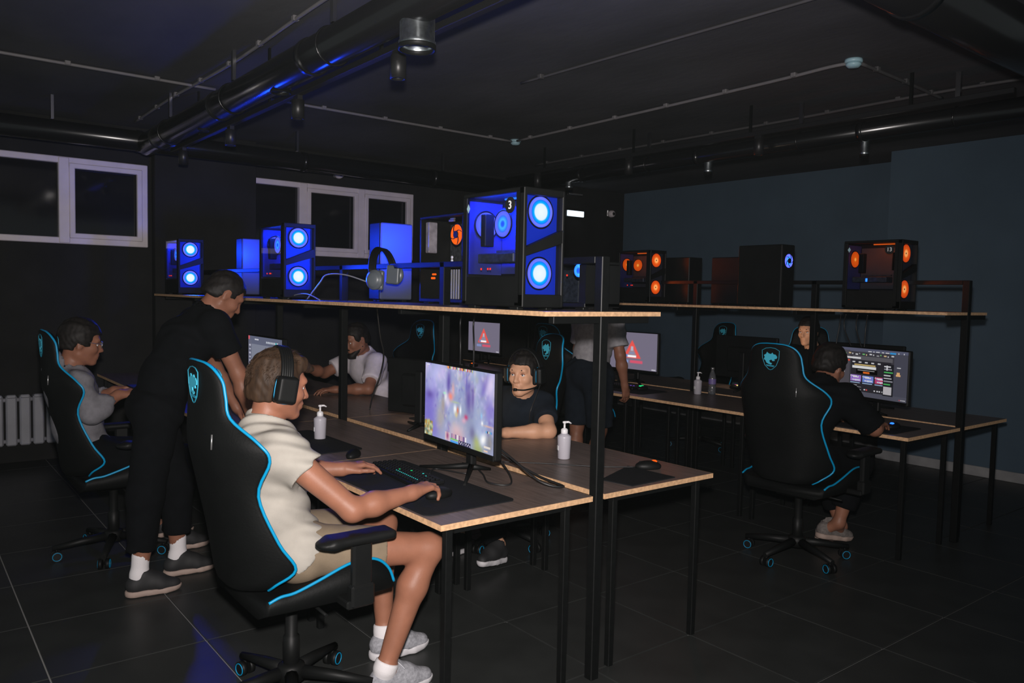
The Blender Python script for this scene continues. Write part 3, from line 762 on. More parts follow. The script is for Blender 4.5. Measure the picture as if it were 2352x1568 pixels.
for a in [(.06, .5, .13, .12, (118, 104, 196), .9, .3), (.05, .72, .12, .10, (122, 112, 200), .9), (.15, .9, .10, .09, (128, 118, 200), .8), (.08, .43, .05, .03, (86, 66, 150), .9), (.37, .22, .03, .09, (92, 74, 160), .9),
          (.66, .45, .045, .14, (88, 62, 150), .95), (.72, .38, .02, .10, (96, 72, 150), .8), (.63, .20, .012, .09, (110, 100, 180), .8), (.87, .2, .03, .09, (120, 104, 190), .8, .5), (.93, .45, .06, .08, (132, 118, 200), .8), (.95, .15, .05, .09, (222, 206, 240), .9, .3),
          (.16, .15, .06, .14, (190, 188, 240), .8, .5), (.28, .10, .06, .06, (206, 192, 238), .8), (.5, .55, .14, .14, (150, 168, 196), .7), (.65, .68, .14, .12, (150, 160, 185), .8), (.8, .55, .07, .12, (160, 172, 205), .7), (.82, .78, .08, .06, (176, 190, 222), .7),
          (.25, .72, .06, .10, (172, 164, 165), .9), (.29, .52, .03, .06, (168, 152, 142), .8), (.5, .84, .10, .07, (218, 188, 194), .95), (.52, .9, .08, .04, (205, 170, 180), .8),
          (.40, .40, .035, .03, (244, 138, 120), 1), (.44, .30, .02, .05, (226, 170, 170), .8), (.33, .42, .02, .04, (240, 238, 240), .95), (.36, .48, .03, .04, (220, 205, 232), .9),
          (.47, .55, .022, .035, (250, 250, 250), 1), (.55, .55, .014, .035, (250, 250, 250), .95), (.51, .56, .014, .025, (225, 120, 84), .95), (.49, .62, .02, .02, (216, 196, 140), .9), (.63, .62, .025, .018, (200, 64, 110), .95), (.60, .67, .03, .02, (226, 170, 190), .8),
          (.47, .46, .06, .008, (176, 190, 160), .9), (.31, .37, .02, .008, (170, 240, 200), .9), (.80, .98, .07, .03, (150, 160, 96), .9), (.78, .90, .06, .04, (172, 182, 116), .95, .7), (.72, .80, .04, .05, (112, 108, 150), .8), (.87, .84, .035, .045, (255, 255, 255), 1, .9), (.95, .86, .05, .07, (130, 126, 120), .7),
          (.85, .64, .012, .016, (250, 250, 250), 1), (.93, .66, .06, .006, (226, 180, 160), .9), (.84, .55, .012, .02, (150, 200, 240), .9)]: blob(g, *a)
rect(g, 0, .80, .13, 1, (128, 140, 96))
for i in range(60): blob(g, rr.rand()*.13, .80+.2*rr.rand(), .012, .012, [(206, 190, 120), (90, 110, 100), (170, 190, 150), (190, 130, 60), (220, 220, 210)][i % 5], .9)
for i, cx in enumerate(np.linspace(.34, .70, 22)): rect(g, cx, .0, cx+.013, .028+.012*(i % 2), [(220, 160, 120), (200, 70, 60), (240, 240, 240), (190, 190, 120), (70, 60, 90), (230, 150, 90)][(i*5) % 6])
rect(g, .33, .88, .40, .99, (214, 196, 200)); blob(g, .365, .93, .02, .03, (150, 70, 120), .9)
for i, cx in enumerate(np.linspace(.42, .62, 8)): rect(g, cx, .88, cx+.017, .945, [(150, 110, 150), (200, 150, 170), (120, 90, 140), (230, 225, 230)][i % 4])
rect(g, .41, .945, .52, .965, (120, 200, 110)); rect(g, .41, .97, .52, 1, (80, 160, 235)); rect(g, .53, .95, .70, 1, (60, 60, 92))
for i in range(10): rect(g, .54+.016*i, .955+.02*(i % 2), .549+.016*i, .97+.02*(i % 2), (210, 200, 220))
for i in range(5): rect(g, .90+.016*i, .72, .912+.016*i, .745, [(80, 170, 220), (60, 60, 90), (230, 220, 180), (90, 180, 190), (80, 140, 220)][i])
rect(g, .02, .015, .07, .03, (235, 235, 250)); rect(g, .88, .91, .96, .94, (226, 216, 206)); rect(g, .88, .96, .93, .98, (230, 200, 180))
GAME = g
u = np.zeros((112, 200, 3)); u[:] = np.array((66, 64, 72))/255
rect(u, 0, 0, 1, .07, (96, 98, 122)); rect(u, .82, .06, 1, 1, (78, 78, 92)); rect(u, 0, .90, 1, 1, (88, 88, 102)); rect(u, 0, .05, .2, .9, (84, 80, 88)); rect(u, .22, .22, .78, .9, (46, 44, 50)); rect(u, .24, .16, .8, .24, (100, 98, 104))
wd = (225, 225, 230)
for k, (a, c) in enumerate(((.46, .05), (.53, .02), (.57, .05), (.65, .03), (.70, .05))): rect(u, a, .045, a+c, .065, wd)
rect(u, .76, .04, .84, .068, (60, 160, 230)); rect(u, .03, .015, .07, .035, (120, 190, 240))
for a in (.87, .94): rect(u, a, .04, a+.012, .065, (240, 240, 240))
for i in range(16):
    rect(u, .03+.05*i, .10+.01*((i*7) % 3), .03+.05*i+.015+.02*((i*3) % 2), .125+.01*((i*7) % 3), [wd, (160, 160, 165), (120, 200, 120), (230, 200, 150), wd][i % 5])
rect(u, .12, .19, .36, .225, (240, 240, 242))
for i in range(7): rect(u, .02, .16+.07*i, .09+.02*(i % 3), .185+.07*i, (190, 190, 195))
for i in range(6): rect(u, .24+.09*i, .28, .24+.09*i+.04, .30, wd)
rect(u, .16, .25, .20, .29, (230, 90, 70))
rect(u, .27, .33, .57, .36, (220, 190, 120)); rect(u, .24, .37, .58, .42, (245, 245, 245)); rect(u, .30, .43, .60, .53, (10, 8, 8)); rect(u, .32, .45, .56, .46, (150, 150, 150)); rect(u, .40, .48, .49, .52, (250, 120, 40))
for i in range(3):
    x = .22+.175*i; rect(u, x, .56, x+.155, .70, [(170, 130, 220), (120, 150, 235), (205, 70, 120)][i]); rect(u, x+.02, .58, x+.12, .62, (245, 240, 250)); rect(u, x+.03, .65, x+.14, .68, (230, 235, 250)); rect(u, x, .71, x+.14, .73, (170, 200, 240))
    for q in range(6): rect(u, x+.025*q, .57+.03*(q % 4), x+.025*q+.012, .60+.03*(q % 4), [(250, 250, 255), (90, 80, 200), (180, 100, 230)][q % 3])
for i in range(4): rect(u, .24, .77+.03*i, .32+.06*(i % 2), .785+.03*i, (170, 170, 175))
for a, c in ((.42, wd), (.45, (230, 80, 80)), (.56, wd), (.60, wd), (.63, wd), (.67, wd)): rect(u, a, .84, a+.018, .865, c)
rect(u, .68, .28, .82, .92, (34, 34, 40))
for i in range(7): rect(u, .69, .31+.06*i, .78+.015*(i % 3), .335+.06*i, [wd, (150, 150, 160), (80, 190, 100), (210, 210, 215)][i % 4])
rect(u, .69, .73, .80, .89, (205, 200, 205)); rect(u, .72, .30, .74, .40, wd); rect(u, .86, .42, .90, .50, (245, 190, 130)); rect(u, .85, .46, .91, .50, (245, 190, 130)); rect(u, .86, .32, .91, .335, wd)
for i in range(7): rect(u, .90+.013*i, .955, .908+.013*i, .975, (210, 90, 100) if i < 2 else wd)
u = u*.82
UI = u
def warning():
    a = np.zeros((90, 160, 3)); a[:] = np.array((112, 106, 124))/255
    ny, nx = a.shape[:2]; X, Y = np.meshgrid((np.arange(nx)+.5)/nx, (np.arange(ny)+.5)/ny)
    hw = (Y-.20)/.50*.185
    tri = (np.abs(X-.5) < hw) & (Y > .20) & (Y < .70); a[tri] = np.array((226, 84, 78))/255
    inn = (np.abs(X-.5) < (Y-.34)/.50*.185-.012) & (Y > .36) & (Y < .66); a[inn] = np.array((150, 128, 140))/255
    rect(a, .475, .38, .525, .50, (176, 180, 196)); rect(a, .455, .54, .545, .58, (120, 140, 180)); rect(a, .41, .62, .59, .68, (250, 250, 252)); rect(a, .36, .60, .41, .68, (110, 130, 190))
    rect(a, .28, .75, .43, .83, (124, 138, 186)); rect(a, .46, .75, .72, .83, (208, 84, 108)); rect(a, .9, .955, .98, .975, (220, 220, 226))
    b = a.copy()
    for _ in range(2): b[1:-1, 1:-1] = (b[1:-1, 1:-1]*2+b[:-2, 1:-1]+b[2:, 1:-1]+b[1:-1, :-2]+b[1:-1, 2:])/6
    return b
m2 = np.zeros((80, 140, 3)); m2[:] = np.array((120, 124, 140))/255
rect(m2, 0, 0, 1, .16, (92, 96, 116)); rect(m2, 0, .1, .1, 1, (98, 100, 118)); rect(m2, .0, .0, .04, .08, (210, 90, 100)); rect(m2, .2, .05, .32, .08, (200, 200, 210))
for i in range(8): rect(m2, .55+.045*i, .07, .58+.045*i, .11, (190, 195, 205) if i != 6 else (90, 200, 200)); rect(m2, .02, .18+.08*i, .08, .21+.08*i, (170, 170, 186))
ZD = .7505
monitor((1.958, 2.835, ZD), -math.radians(4.4), 'large monitor showing a purple battle scene, in front of the seated player in cream', GAME)
monitor((1.99, 5.17, ZD), 0, 'monitor with a pale grey page, behind the head of the player in cream', m2)
monitor((2.44, 3.92, ZD), PI+.35, 'dark back of a monitor facing the player in the dark polo shirt', None, True, W=.54, H=.32, zc=.24)
monitor((5.30, 2.74, ZD), -math.radians(14.5), 'monitor with a dark page of tiles and text on the rear bench', UI)
monitor((5.33, 4.99, ZD), 0, 'monitor with a red warning triangle, beside the standing person in grey', warning())
monitor((5.33, 7.28, ZD), 0, 'monitor with a red warning triangle at the far end of the rear bench', warning())
monitor((5.75, 4.09, ZD), PI, 'dark back of a monitor on the wall side of the rear bench, behind the bottles', None, True)
monitor((5.75, 3.05, ZD), PI, 'dark back of a monitor behind the lit page monitor', None)

# ------------------------------------------------------------------ desk things
def mat_pad(pts, label, group=None):
    cx = sum(p[0] for p in pts)/len(pts); cy = sum(p[1] for p in pts)/len(pts)
    o = MB().prism([(p[0]-cx, p[1]-cy) for p in pts], lambda a, c, t: (a, c, t), 0, .004).build('mouse_mat', 'padfab', None, (cx, cy, ZD))
    return tag(o, label, 'mouse mat', 'black mouse mats')
def rounded(x0, x1, y0, y1, r=.03):
    out = []
    for cx, cy, a0 in ((x1-r, y1-r, 0), (x0+r, y1-r, PI/2), (x0+r, y0+r, PI), (x1-r, y0+r, 1.5*PI)):
        for k in range(5): a = a0+k*PI/8; out.append((cx+r*math.cos(a), cy+r*math.sin(a)))
    return out
mat_pad(rounded(1.478, 1.885, 2.352, 3.22), 'wide black mouse mat under the keyboard of the player in cream')
mat_pad(rounded(1.50, 1.86, 3.55, 4.20), 'wide black mouse mat on the second desk, near the left sanitizer bottle')
mat_pad([(2.40, 2.417), (2.70, 2.545), (2.71, 2.27), (2.43, 2.262)], 'small black mouse mat near the corner of the empty desk')
mat_pad(rounded(2.55, 2.92, 3.50, 4.3), 'black mouse mat under the arms of the player in the dark polo shirt')
mat_pad(rounded(4.72, 5.1, 2.30, 3.0), 'black mouse mat on the rear bench in front of the tiled page monitor')
mat_pad(rounded(4.80, 5.14, 4.4, 5.2), 'black mouse mat on the rear bench in front of the warning triangle')
def keyboard(x, y, z, rz, label, lights):
    t = thing('keyboard', label, 'keyboard', (x, y, z), rz, 'keyboards')
    MB().box((0, 0, .009), (.145, .44, .018), .004).build('body', 'black', t)
    k = MB()
    for i in range(5):
        for j in range(18): k.box((-.052+.024*i, -.205+.0242*j, .021), (.019, .019, .009), .003)
    o = k.build('keys', 'black', t); o['kind'] = 'stuff'
    for (x_, y_, m_, sz) in lights: MB().box((x_, y_, .0262), (sz, sz, .0015)).build('key_light', m_, t)
    return t
lt = [(-.0400, -.19+.0165*i, 'cyanled', .0035) for i in range(13)]+[(.012, -.03, 'greenled', .007), (.030, -.105, 'cyanled', .006), (-.02, .02, 'greenled', .0055), (.02, -.15, 'cyanled', .004)]
keyboard(1.735, 2.93, ZD+.0045, math.radians(-5), 'black keyboard with cyan lights under the left hand of the player in cream', lt)
keyboard(2.70, 3.80, ZD+.0045, math.radians(8), 'black keyboard before the player in the dark polo shirt', [])
keyboard(5.02, 4.86, ZD+.0045, 0, 'black keyboard with three purple lights below the near warning triangle monitor', [(0, -.10-.035*i, 'purpled', .011) for i in range(3)])
keyboard(4.98, 2.80, ZD+.0045, math.radians(-10), 'black keyboard on the rear bench before the tiled page monitor', [])
def mouse(x, y, z, rz, label, m=None, pos=-1):
    s = SDF((-.075, -.045, -.01), (.075, .045, .05), .004)
    s.ell((0, 0, .012), (.062, .032, .027), k=0); s.plane((0, 0, .0), (0, 0, -1))
    o = s.mesh('computer_mouse', 'black', None, (0, 0, 0)); o.location = (x, y, z); o.rotation_euler = (0, 0, rz)
    tag(o, label, 'computer mouse', 'computer mice')
    MB().box((.035, 0, .032), (.018, .006, .010), .003).build('scroll_wheel', 'black', o)
    if m:
        for i, mm in enumerate(m): MB().box((-.030+.024*i, -.004, .034), (.024, .022, .012), .005).build('mouse_light', mm, o)
    return o
mouse(1.655, 2.545, ZD+.0045, .1, 'black mouse under the right hand of the player in cream')
mouse(2.745, 2.46, ZD, 2.6, 'black mouse with an orange glow on the empty desk', ['orange'])
mouse(5.03, 4.60, ZD+.0045, 0, 'black mouse with a green glow below the near warning triangle monitor', ['greenled', 'greenled'])
mouse(5.86, 4.27, ZD, 1.3, 'black mouse with yellow and pink lights by the wall-side monitor back', ['yellowled', 'pinkled'])
mouse(5.01, 7.05, ZD, .2, 'black mouse with an orange glow far back on the rear bench', ['orange', 'orange'])
mouse(1.73, 3.41, ZD, .8, 'small black mouse lying left of the keyboard of the player in cream')
mouse(4.93, 2.40, ZD+.0045, 0, 'black mouse with a blue dot near the right-hand end of the rear bench', ['bluestrip'])
def sanitizer(x, y, label, rz=0):
    t = thing('sanitizer_bottle', label, 'sanitizer bottle', (x, y, ZD), rz, 'sanitizer bottles')
    MB().lathe([(.0, .001), (.027, .0), (.030, .004), (.0335, .105), (.033, .112), (.018, .122), (.014, .126), (.014, .130)], n=24).build('bottle', 'bottle', t)
    MB().lathe([(.016, .124), (.017, .126), (.017, .142), (.012, .148), (.005, .150), (.005, .172), (.010, .174), (.010, .182), (.0, .184)], n=18).build('pump', 'pump', t)
    MB().tube([(0, 0, .178), (.02, 0, .179), (.033, 0, .172)], [.006, .005, .0035], 8).build('nozzle', 'pump', t)
    MB().box((-.0322, -.006, .055), (.002, .022, .022)).build('label_sticker', 'labelwhite', t)
    return t
sanitizer(2.566, 2.843, 'white pump sanitizer bottle on the empty desk right of the game monitor', -.5)
sanitizer(1.795, 3.927, 'white pump sanitizer bottle on the desk left of the game monitor', -.3)
sanitizer(5.251, 4.191, 'white pump sanitizer bottle on the rear bench beside the water bottle', -.4)
t = thing('water_bottle', 'clear plastic water bottle with a purple label on the rear bench', 'water bottle', (5.36, 4.13, ZD))
MB().lathe([(0, .001), (.028, 0), (.031, .006), (.031, .06), (.028, .07), (.031, .08), (.031, .13), (.024, .165), (.012, .195), (.012, .21)], n=20).build('bottle', 'pet', t)
MB().lathe([(.0315, .085), (.0315, .128)], n=20, cap=False).build('label', 'purple', t)
MB().lathe([(.0145, .205), (.0145, .222), (0, .223)], n=16).build('cap', 'chrome', t)
# cables
cable([(2.01, 2.86, .98), (2.10, 2.80, .86), (2.18, 2.60, .77), (2.17, 2.40, .758), (2.08, 2.44, .78), (2.05, 2.62, .86), (2.02, 2.78, .93)], .005, 'cable', 'black cable looping down behind the game monitor')
cable([(2.03, 2.80, .90), (2.10, 2.72, .80), (2.02, 2.56, .757), (1.95, 2.62, .757), (2.02, 2.76, .758), (2.10, 2.95, .757)], .004, 'cable', 'black cable lying at the foot of the game monitor')
cable([(2.25, 2.92, .757), (2.4, 2.78, .757), (2.56, 2.60, .757), (2.69, 2.49, .76)], .003, 'cable', 'thin black cable of the mouse with the orange glow')
cable([(1.81, 2.86, .765), (1.9, 2.95, .76), (1.97, 2.80, .76), (2.08, 3.0, .757)], .003, 'cable', 'thin black cable from the cyan-lit keyboard')
cable([(1.99, 4.55, ZB+.004), (2.0, 4.40, ZB+.10), (2.0, 4.30, ZB+.15), (2.03, 4.12, ZB+.15), (2.10, 3.98, ZB+.11)], .004, 'cablegrey', 'grey cable arching over the front shelf to the pale headset')
cable([(1.95, 4.75, ZB+.004), (1.95, 4.62, ZB+.03), (1.95, 4.45, ZB+.035), (1.95, 4.28, ZB+.004)], .0035, 'cablegrey', 'grey cable arched on the front shelf edge')
for k, (y, b_) in enumerate(((3.06, .06), (2.93, -.03), (2.86, .04), (3.02, -.05))):
    cable([(5.42, y, ZB-.03), (5.44, y+.02, 1.35), (5.41, y-.03+b_, 1.15), (5.46, y+b_, .95), (5.44, y, .757)], .005, 'cable', ['black cable hanging above the tiled page monitor, nearest the wall-side seat', 'black cable hanging above the middle of the tiled page monitor', 'black cable hanging above the right of the tiled page monitor', 'thick black cable hanging behind the hunched player'][k])
for k, y in enumerate((3.42, 3.30)):
    cable([(2.35, y, ZB-.03), (2.36, y+.03, 1.38), (2.33, y-.02, 1.25), (2.38, y+.05, .95), (2.40, y, .757)], .005, 'cable', ['black cable hanging under the front shelf before the far triangle', 'black cable hanging under the front shelf, right of the far triangle'][k])
cable([(2.5, 4.62, ZB-.03), (2.55, 4.66, 1.25), (2.60, 4.70, 1.12), (2.62, 4.78, .98), (2.55, 4.75, .85), (2.5, 4.7, .757)], .005, 'cable', 'black cable hanging in front of the bearded person')

# things on the back wall
def wall_camera(x, y, z, rz, label):
    t = thing('security_camera', label, 'camera', (x, y, z), rz, 'security cameras')
    MB().box((0, -.012, 0), (.09, .024, .09), .008).build('mount', 'chrome', t)
    MB().lathe([(.0, -.10), (.03, -.10), (.045, -.085), (.05, -.05), (.045, -.02)], (0, 0, -.01), 20, 'Y').build('housing', 'winframe', t)
    MB().lathe([(0, -.112), (.018, -.108), (.024, -.099)], (.0, 0, -.012), 16, 'Y').build('lens', 'black', t)
wall_camera(3.83, Y_BACK, 2.80, 0, 'white security camera on the back wall above a window')
wall_camera(7.95, Y_BACK, 2.70, 0, 'white security camera near the corner of the back wall')
def wall_lamp(x0, x1, z, h, label, m):
    t = thing('wall_lamp', label, 'lamp', ((x0+x1)/2, Y_BACK, z))
    MB().box((0, -.02, 0), (x1-x0+.03, .04, h+.02), .004).build('casing', 'spot', t)
    MB().box((0, -.048, 0), (x1-x0, .016, h), .005).build('diffuser', m, t)
wall_lamp(7.13, 7.43, 2.64, .075, 'bright white rectangular lamp on the back wall right of the number 3 computer', 'whiteled')
wall_lamp(7.15, 7.40, 2.90, .022, 'slim silver strip added for a lamp reflection above the bright lamp on the back wall', 'chrome')  # unlit silver bar added in place of a lamp reflection
# ------------------------------------------------------------------ gaming chairs
def interp(rows, n):
    R = np.array(rows, float); pts = spline([tuple(r) for r in R], n); return np.array(pts)
BACK = [  # z, half width, edge x, front centre x, back centre x
    (.50, .17, -.150, -.175, -.255), (.53, .215, -.140, -.175, -.262), (.59, .265, -.090, -.170, -.270), (.69, .262, -.150, -.200, -.285),
    (.855, .245, -.213, -.240, -.320), (.975, .285, -.190, -.265, -.345), (1.035, .270, -.222, -.280, -.350), (1.11, .185, -.285, -.285, -.352),
    (1.18, .165, -.294, -.278, -.350), (1.23, .155, -.300, -.280, -.352), (1.268, .132, -.318, -.298, -.356), (1.288, .088, -.332, -.318, -.360), (1.294, .03, -.342, -.332, -.358)]
EMBLEM = [(-.040, .010), (-.030, .022), (-.016, .024), (-.010, .032), (-.004, .024), (.010, .026), (.022, .034), (.026, .024), (.040, .016), (.034, .006), (.040, -.006), (.030, -.012), (.024, -.024), (.012, -.030), (-.004, -.034),
          (-.010, -.026), (.004, -.022), (.008, -.012), (-.006, -.006), (-.014, -.014), (-.026, -.012), (-.022, -.004), (-.036, .000)]
def make_chair(label):
    t = thing('gaming_chair', label, 'chair', (0, 0, 0), 0, 'gaming chairs')
    R = interp(BACK, 5); nf = 15; vs = []; nr = len(R); nb = 15
    for z, hw, xe, xf, xb in R:
        for i in range(nf):
            u = -1+2*i/(nf-1); k = abs(u)**2.6; vs.append((xf+(xe-xf)*k, u*hw, z))
        for i in range(nb):
            u = 1-2*i/(nb-1); k = abs(u)**3.5; e = min(.035, .3*(abs(xf-xb))); vs.append((xb+(xe-e-xb)*k, u*hw*.985, z))
    n = nf+nb; fs = [(i*n+j, i*n+(j+1) % n, (i+1)*n+(j+1) % n, (i+1)*n+j) for i in range(nr-1) for j in range(n)]
    fs += [tuple(reversed(range(n))), tuple(range((nr-1)*n, nr*n))]
    bk = MB().add(vs, fs, True).build('backrest', 'blackfab', t)
    pts = [(r[2]-.006, -r[1]-.001, r[0]) for r in R]+[(r[2]-.006, r[1]+.001, r[0]) for r in R[::-1]]
    MB().tube(pts, .0054, 8).build('piping', 'cyan', bk)
    # shield and emblem, front and back of the headrest
    sh = [(-.055, .045), (-.03, .058), (0, .062), (.03, .058), (.055, .045), (.052, .0), (.036, -.04), (.012, -.062), (0, -.066), (-.012, -.062), (-.036, -.04), (-.052, 0)]
    for sg, x0, nm in ((-1, -.3535, 'back'), (1, -.2785, 'front')):
        f = lambda a, b_, tt: (x0+sg*tt-.03*b_, a*sg*-1*1.0, 1.212+b_*.98) if sg < 0 else (x0+sg*tt-.02*b_, a, 1.20+b_*.98)
        o = MB().prism([(a*1.05, b_*1.05) for a, b_ in EMBLEM], f, .000, .004).build('emblem', 'emblem', bk)
        MB().tube([f(a, b_, .0015) for a, b_ in sh], .0022, 5, closed=True).build('shield_outline', 'cyandim', bk)
        MB().prism([(-.026, -.040), (.028, -.036), (.022, -.045), (-.02, -.048)], f, .0, .0035).build('emblem_bar', 'cyandim', bk)
    # silver zip on the back side
    MB().tube([(-.343, -.16, 1.06), (-.345, -.16, 1.01)], .003, 6).build('zip_pull', 'chrome', bk)
    # seat
    S = [(-.19, .490, .475), (-.15, .505, .480), (-.10, .510, .485), (-.02, .535, .490), (.09, .572, .497), (.17, .578, .500), (.225, .560, .497), (.265, .520, .480), (.285, .470, .455)]
    S = np.array(spline(S, 4)); vs = []; m_ = 17; ns = len(S)
    hwf = lambda x: .262+.012*math.sin((x+.2)*6)
    for x, ze, zc_ in S:
        for i in range(m_):
            u = -1+2*i/(m_-1); k = abs(u)**3; vs.append((x, u*hwf(x), zc_+(ze-zc_)*k))
        for u in (1, .85, -.85, -1): vs.append((x-(.02 if abs(u) < 1 else 0), u*hwf(x)*.97, .425 if abs(u) < 1 else .445))
    n = m_+4; fs = [(i*n+j, (i+1)*n+j, (i+1)*n+(j+1) % n, i*n+(j+1) % n) for i in range(ns-1) for j in range(n)]
    fs += [tuple(range(n)), tuple(reversed(range((ns-1)*n, ns*n)))]
    st = MB().add(vs, fs, True).build('seat', 'blackfab', t)
    for sy in (-1, 1): MB().tube([(x, sy*(hwf(x)+.002), ze+.001) for x, ze, _ in S], .0054, 8).build('piping', 'cyan', st)
    # arms
    for sy in (-1, 1):
        a = MB().box((.115, sy*.335, .575), (.075, .03, .20), .008).box((.10, sy*.25, .452), (.09, .20, .03), .006).box((.115, sy*.335, .48), (.09, .045, .08), .008).build('armrest', 'black', t)
        s = SDF((-.07, -.09, -.05), (.29, .09, .05), .006)
        s.box((.11, 0, 0), (.125, .047, .017), None, .016, .0); s.ell((-.01, 0, -.004), (.045, .044, .018), k=.02)
        o = s.mesh('arm_pad', 'black', a); o.location = (0, sy*.335, .685)
    MB().box((.02, 0, .41), (.26, .20, .045), .012).tube([(.02, -.10, .405), (.02, -.26, .40)], .006, 6).build('tilt_mechanism', 'black', t)
    MB().lathe([(.03, .10), (.03, .24), (.022, .245), (.022, .40)], n=16).build('gas_lift', 'black', t)
    ba = MB().lathe([(.05, .075), (.05, .13), (.03, .14)], n=16).build('base_hub', 'black', t)
    for k in range(5):
        a = math.radians(33+72*k); c, s_ = math.cos(a), math.sin(a)
        MB().tube([(.03*c, .03*s_, .105), (.17*c, .17*s_, .092), (.31*c, .31*s_, .072)], [.026, .021, .015], 8).build('base_arm', 'black', t)
        cx, cy = .29*c, .29*s_
        w_ = MB()
        for sd in (-1, 1):
            ox, oy = -s_*.018*sd, c*.018*sd
            pr = [Vector((cx+ox, cy+oy, .03))+Vector((-s_*tt, c*tt, 0)) for tt in (-.010, .010)]
            w_.tube(pr, .029, 18)
        w_.tube([(cx, cy, .03), (cx, cy, .075)], .008, 8)
        wo = w_.build('caster', 'black', t)
        rg = MB()
        for sd in (-1, 1):
            q = Vector((cx, cy, .03))+Vector((-s_, c, 0))*(.0285*sd)
            ring = [q+(Vector((c, s_, 0))*math.cos(b_)+Vector((0, 0, 1))*math.sin(b_))*.0225 for b_ in np.linspace(0, 2*PI, 21)[:-1]]
            rg.tube(ring, .0022, 5, closed=True)
        rg.build('caster_ring', 'cyan', wo)
    return t
ch = make_chair('black gaming chair with cyan piping, seating the player in cream nearest the camera'); ch.location = (1.17, 2.80, 0)
dup(ch, (1.0, 4.97, 0), 0, 'black gaming chair with cyan piping under the seated person in a grey hoodie')
dup(ch, (2.99, 3.86, 0), PI-.2, 'black gaming chair with cyan piping behind the player in the dark polo shirt')
dup(ch, (4.26, 2.62, 0), .02, 'black gaming chair seen from behind at the rear bench, seating the hunched player')
dup(ch, (3.45, 6.05, 0), PI+.1, 'black gaming chair behind the bearded person in the white shirt')
dup(ch, (4.79, 5.22, 0), 0, 'empty black gaming chair with a cyan emblem beside the standing person in grey')
dup(ch, (6.55, 5.20, 0), PI-.2, 'empty black gaming chair with a small cyan emblem by the wall')
dup(ch, (6.66, 4.05, 0), PI+.55, 'black gaming chair on the wall side, seating the person whose face shows over the bench')

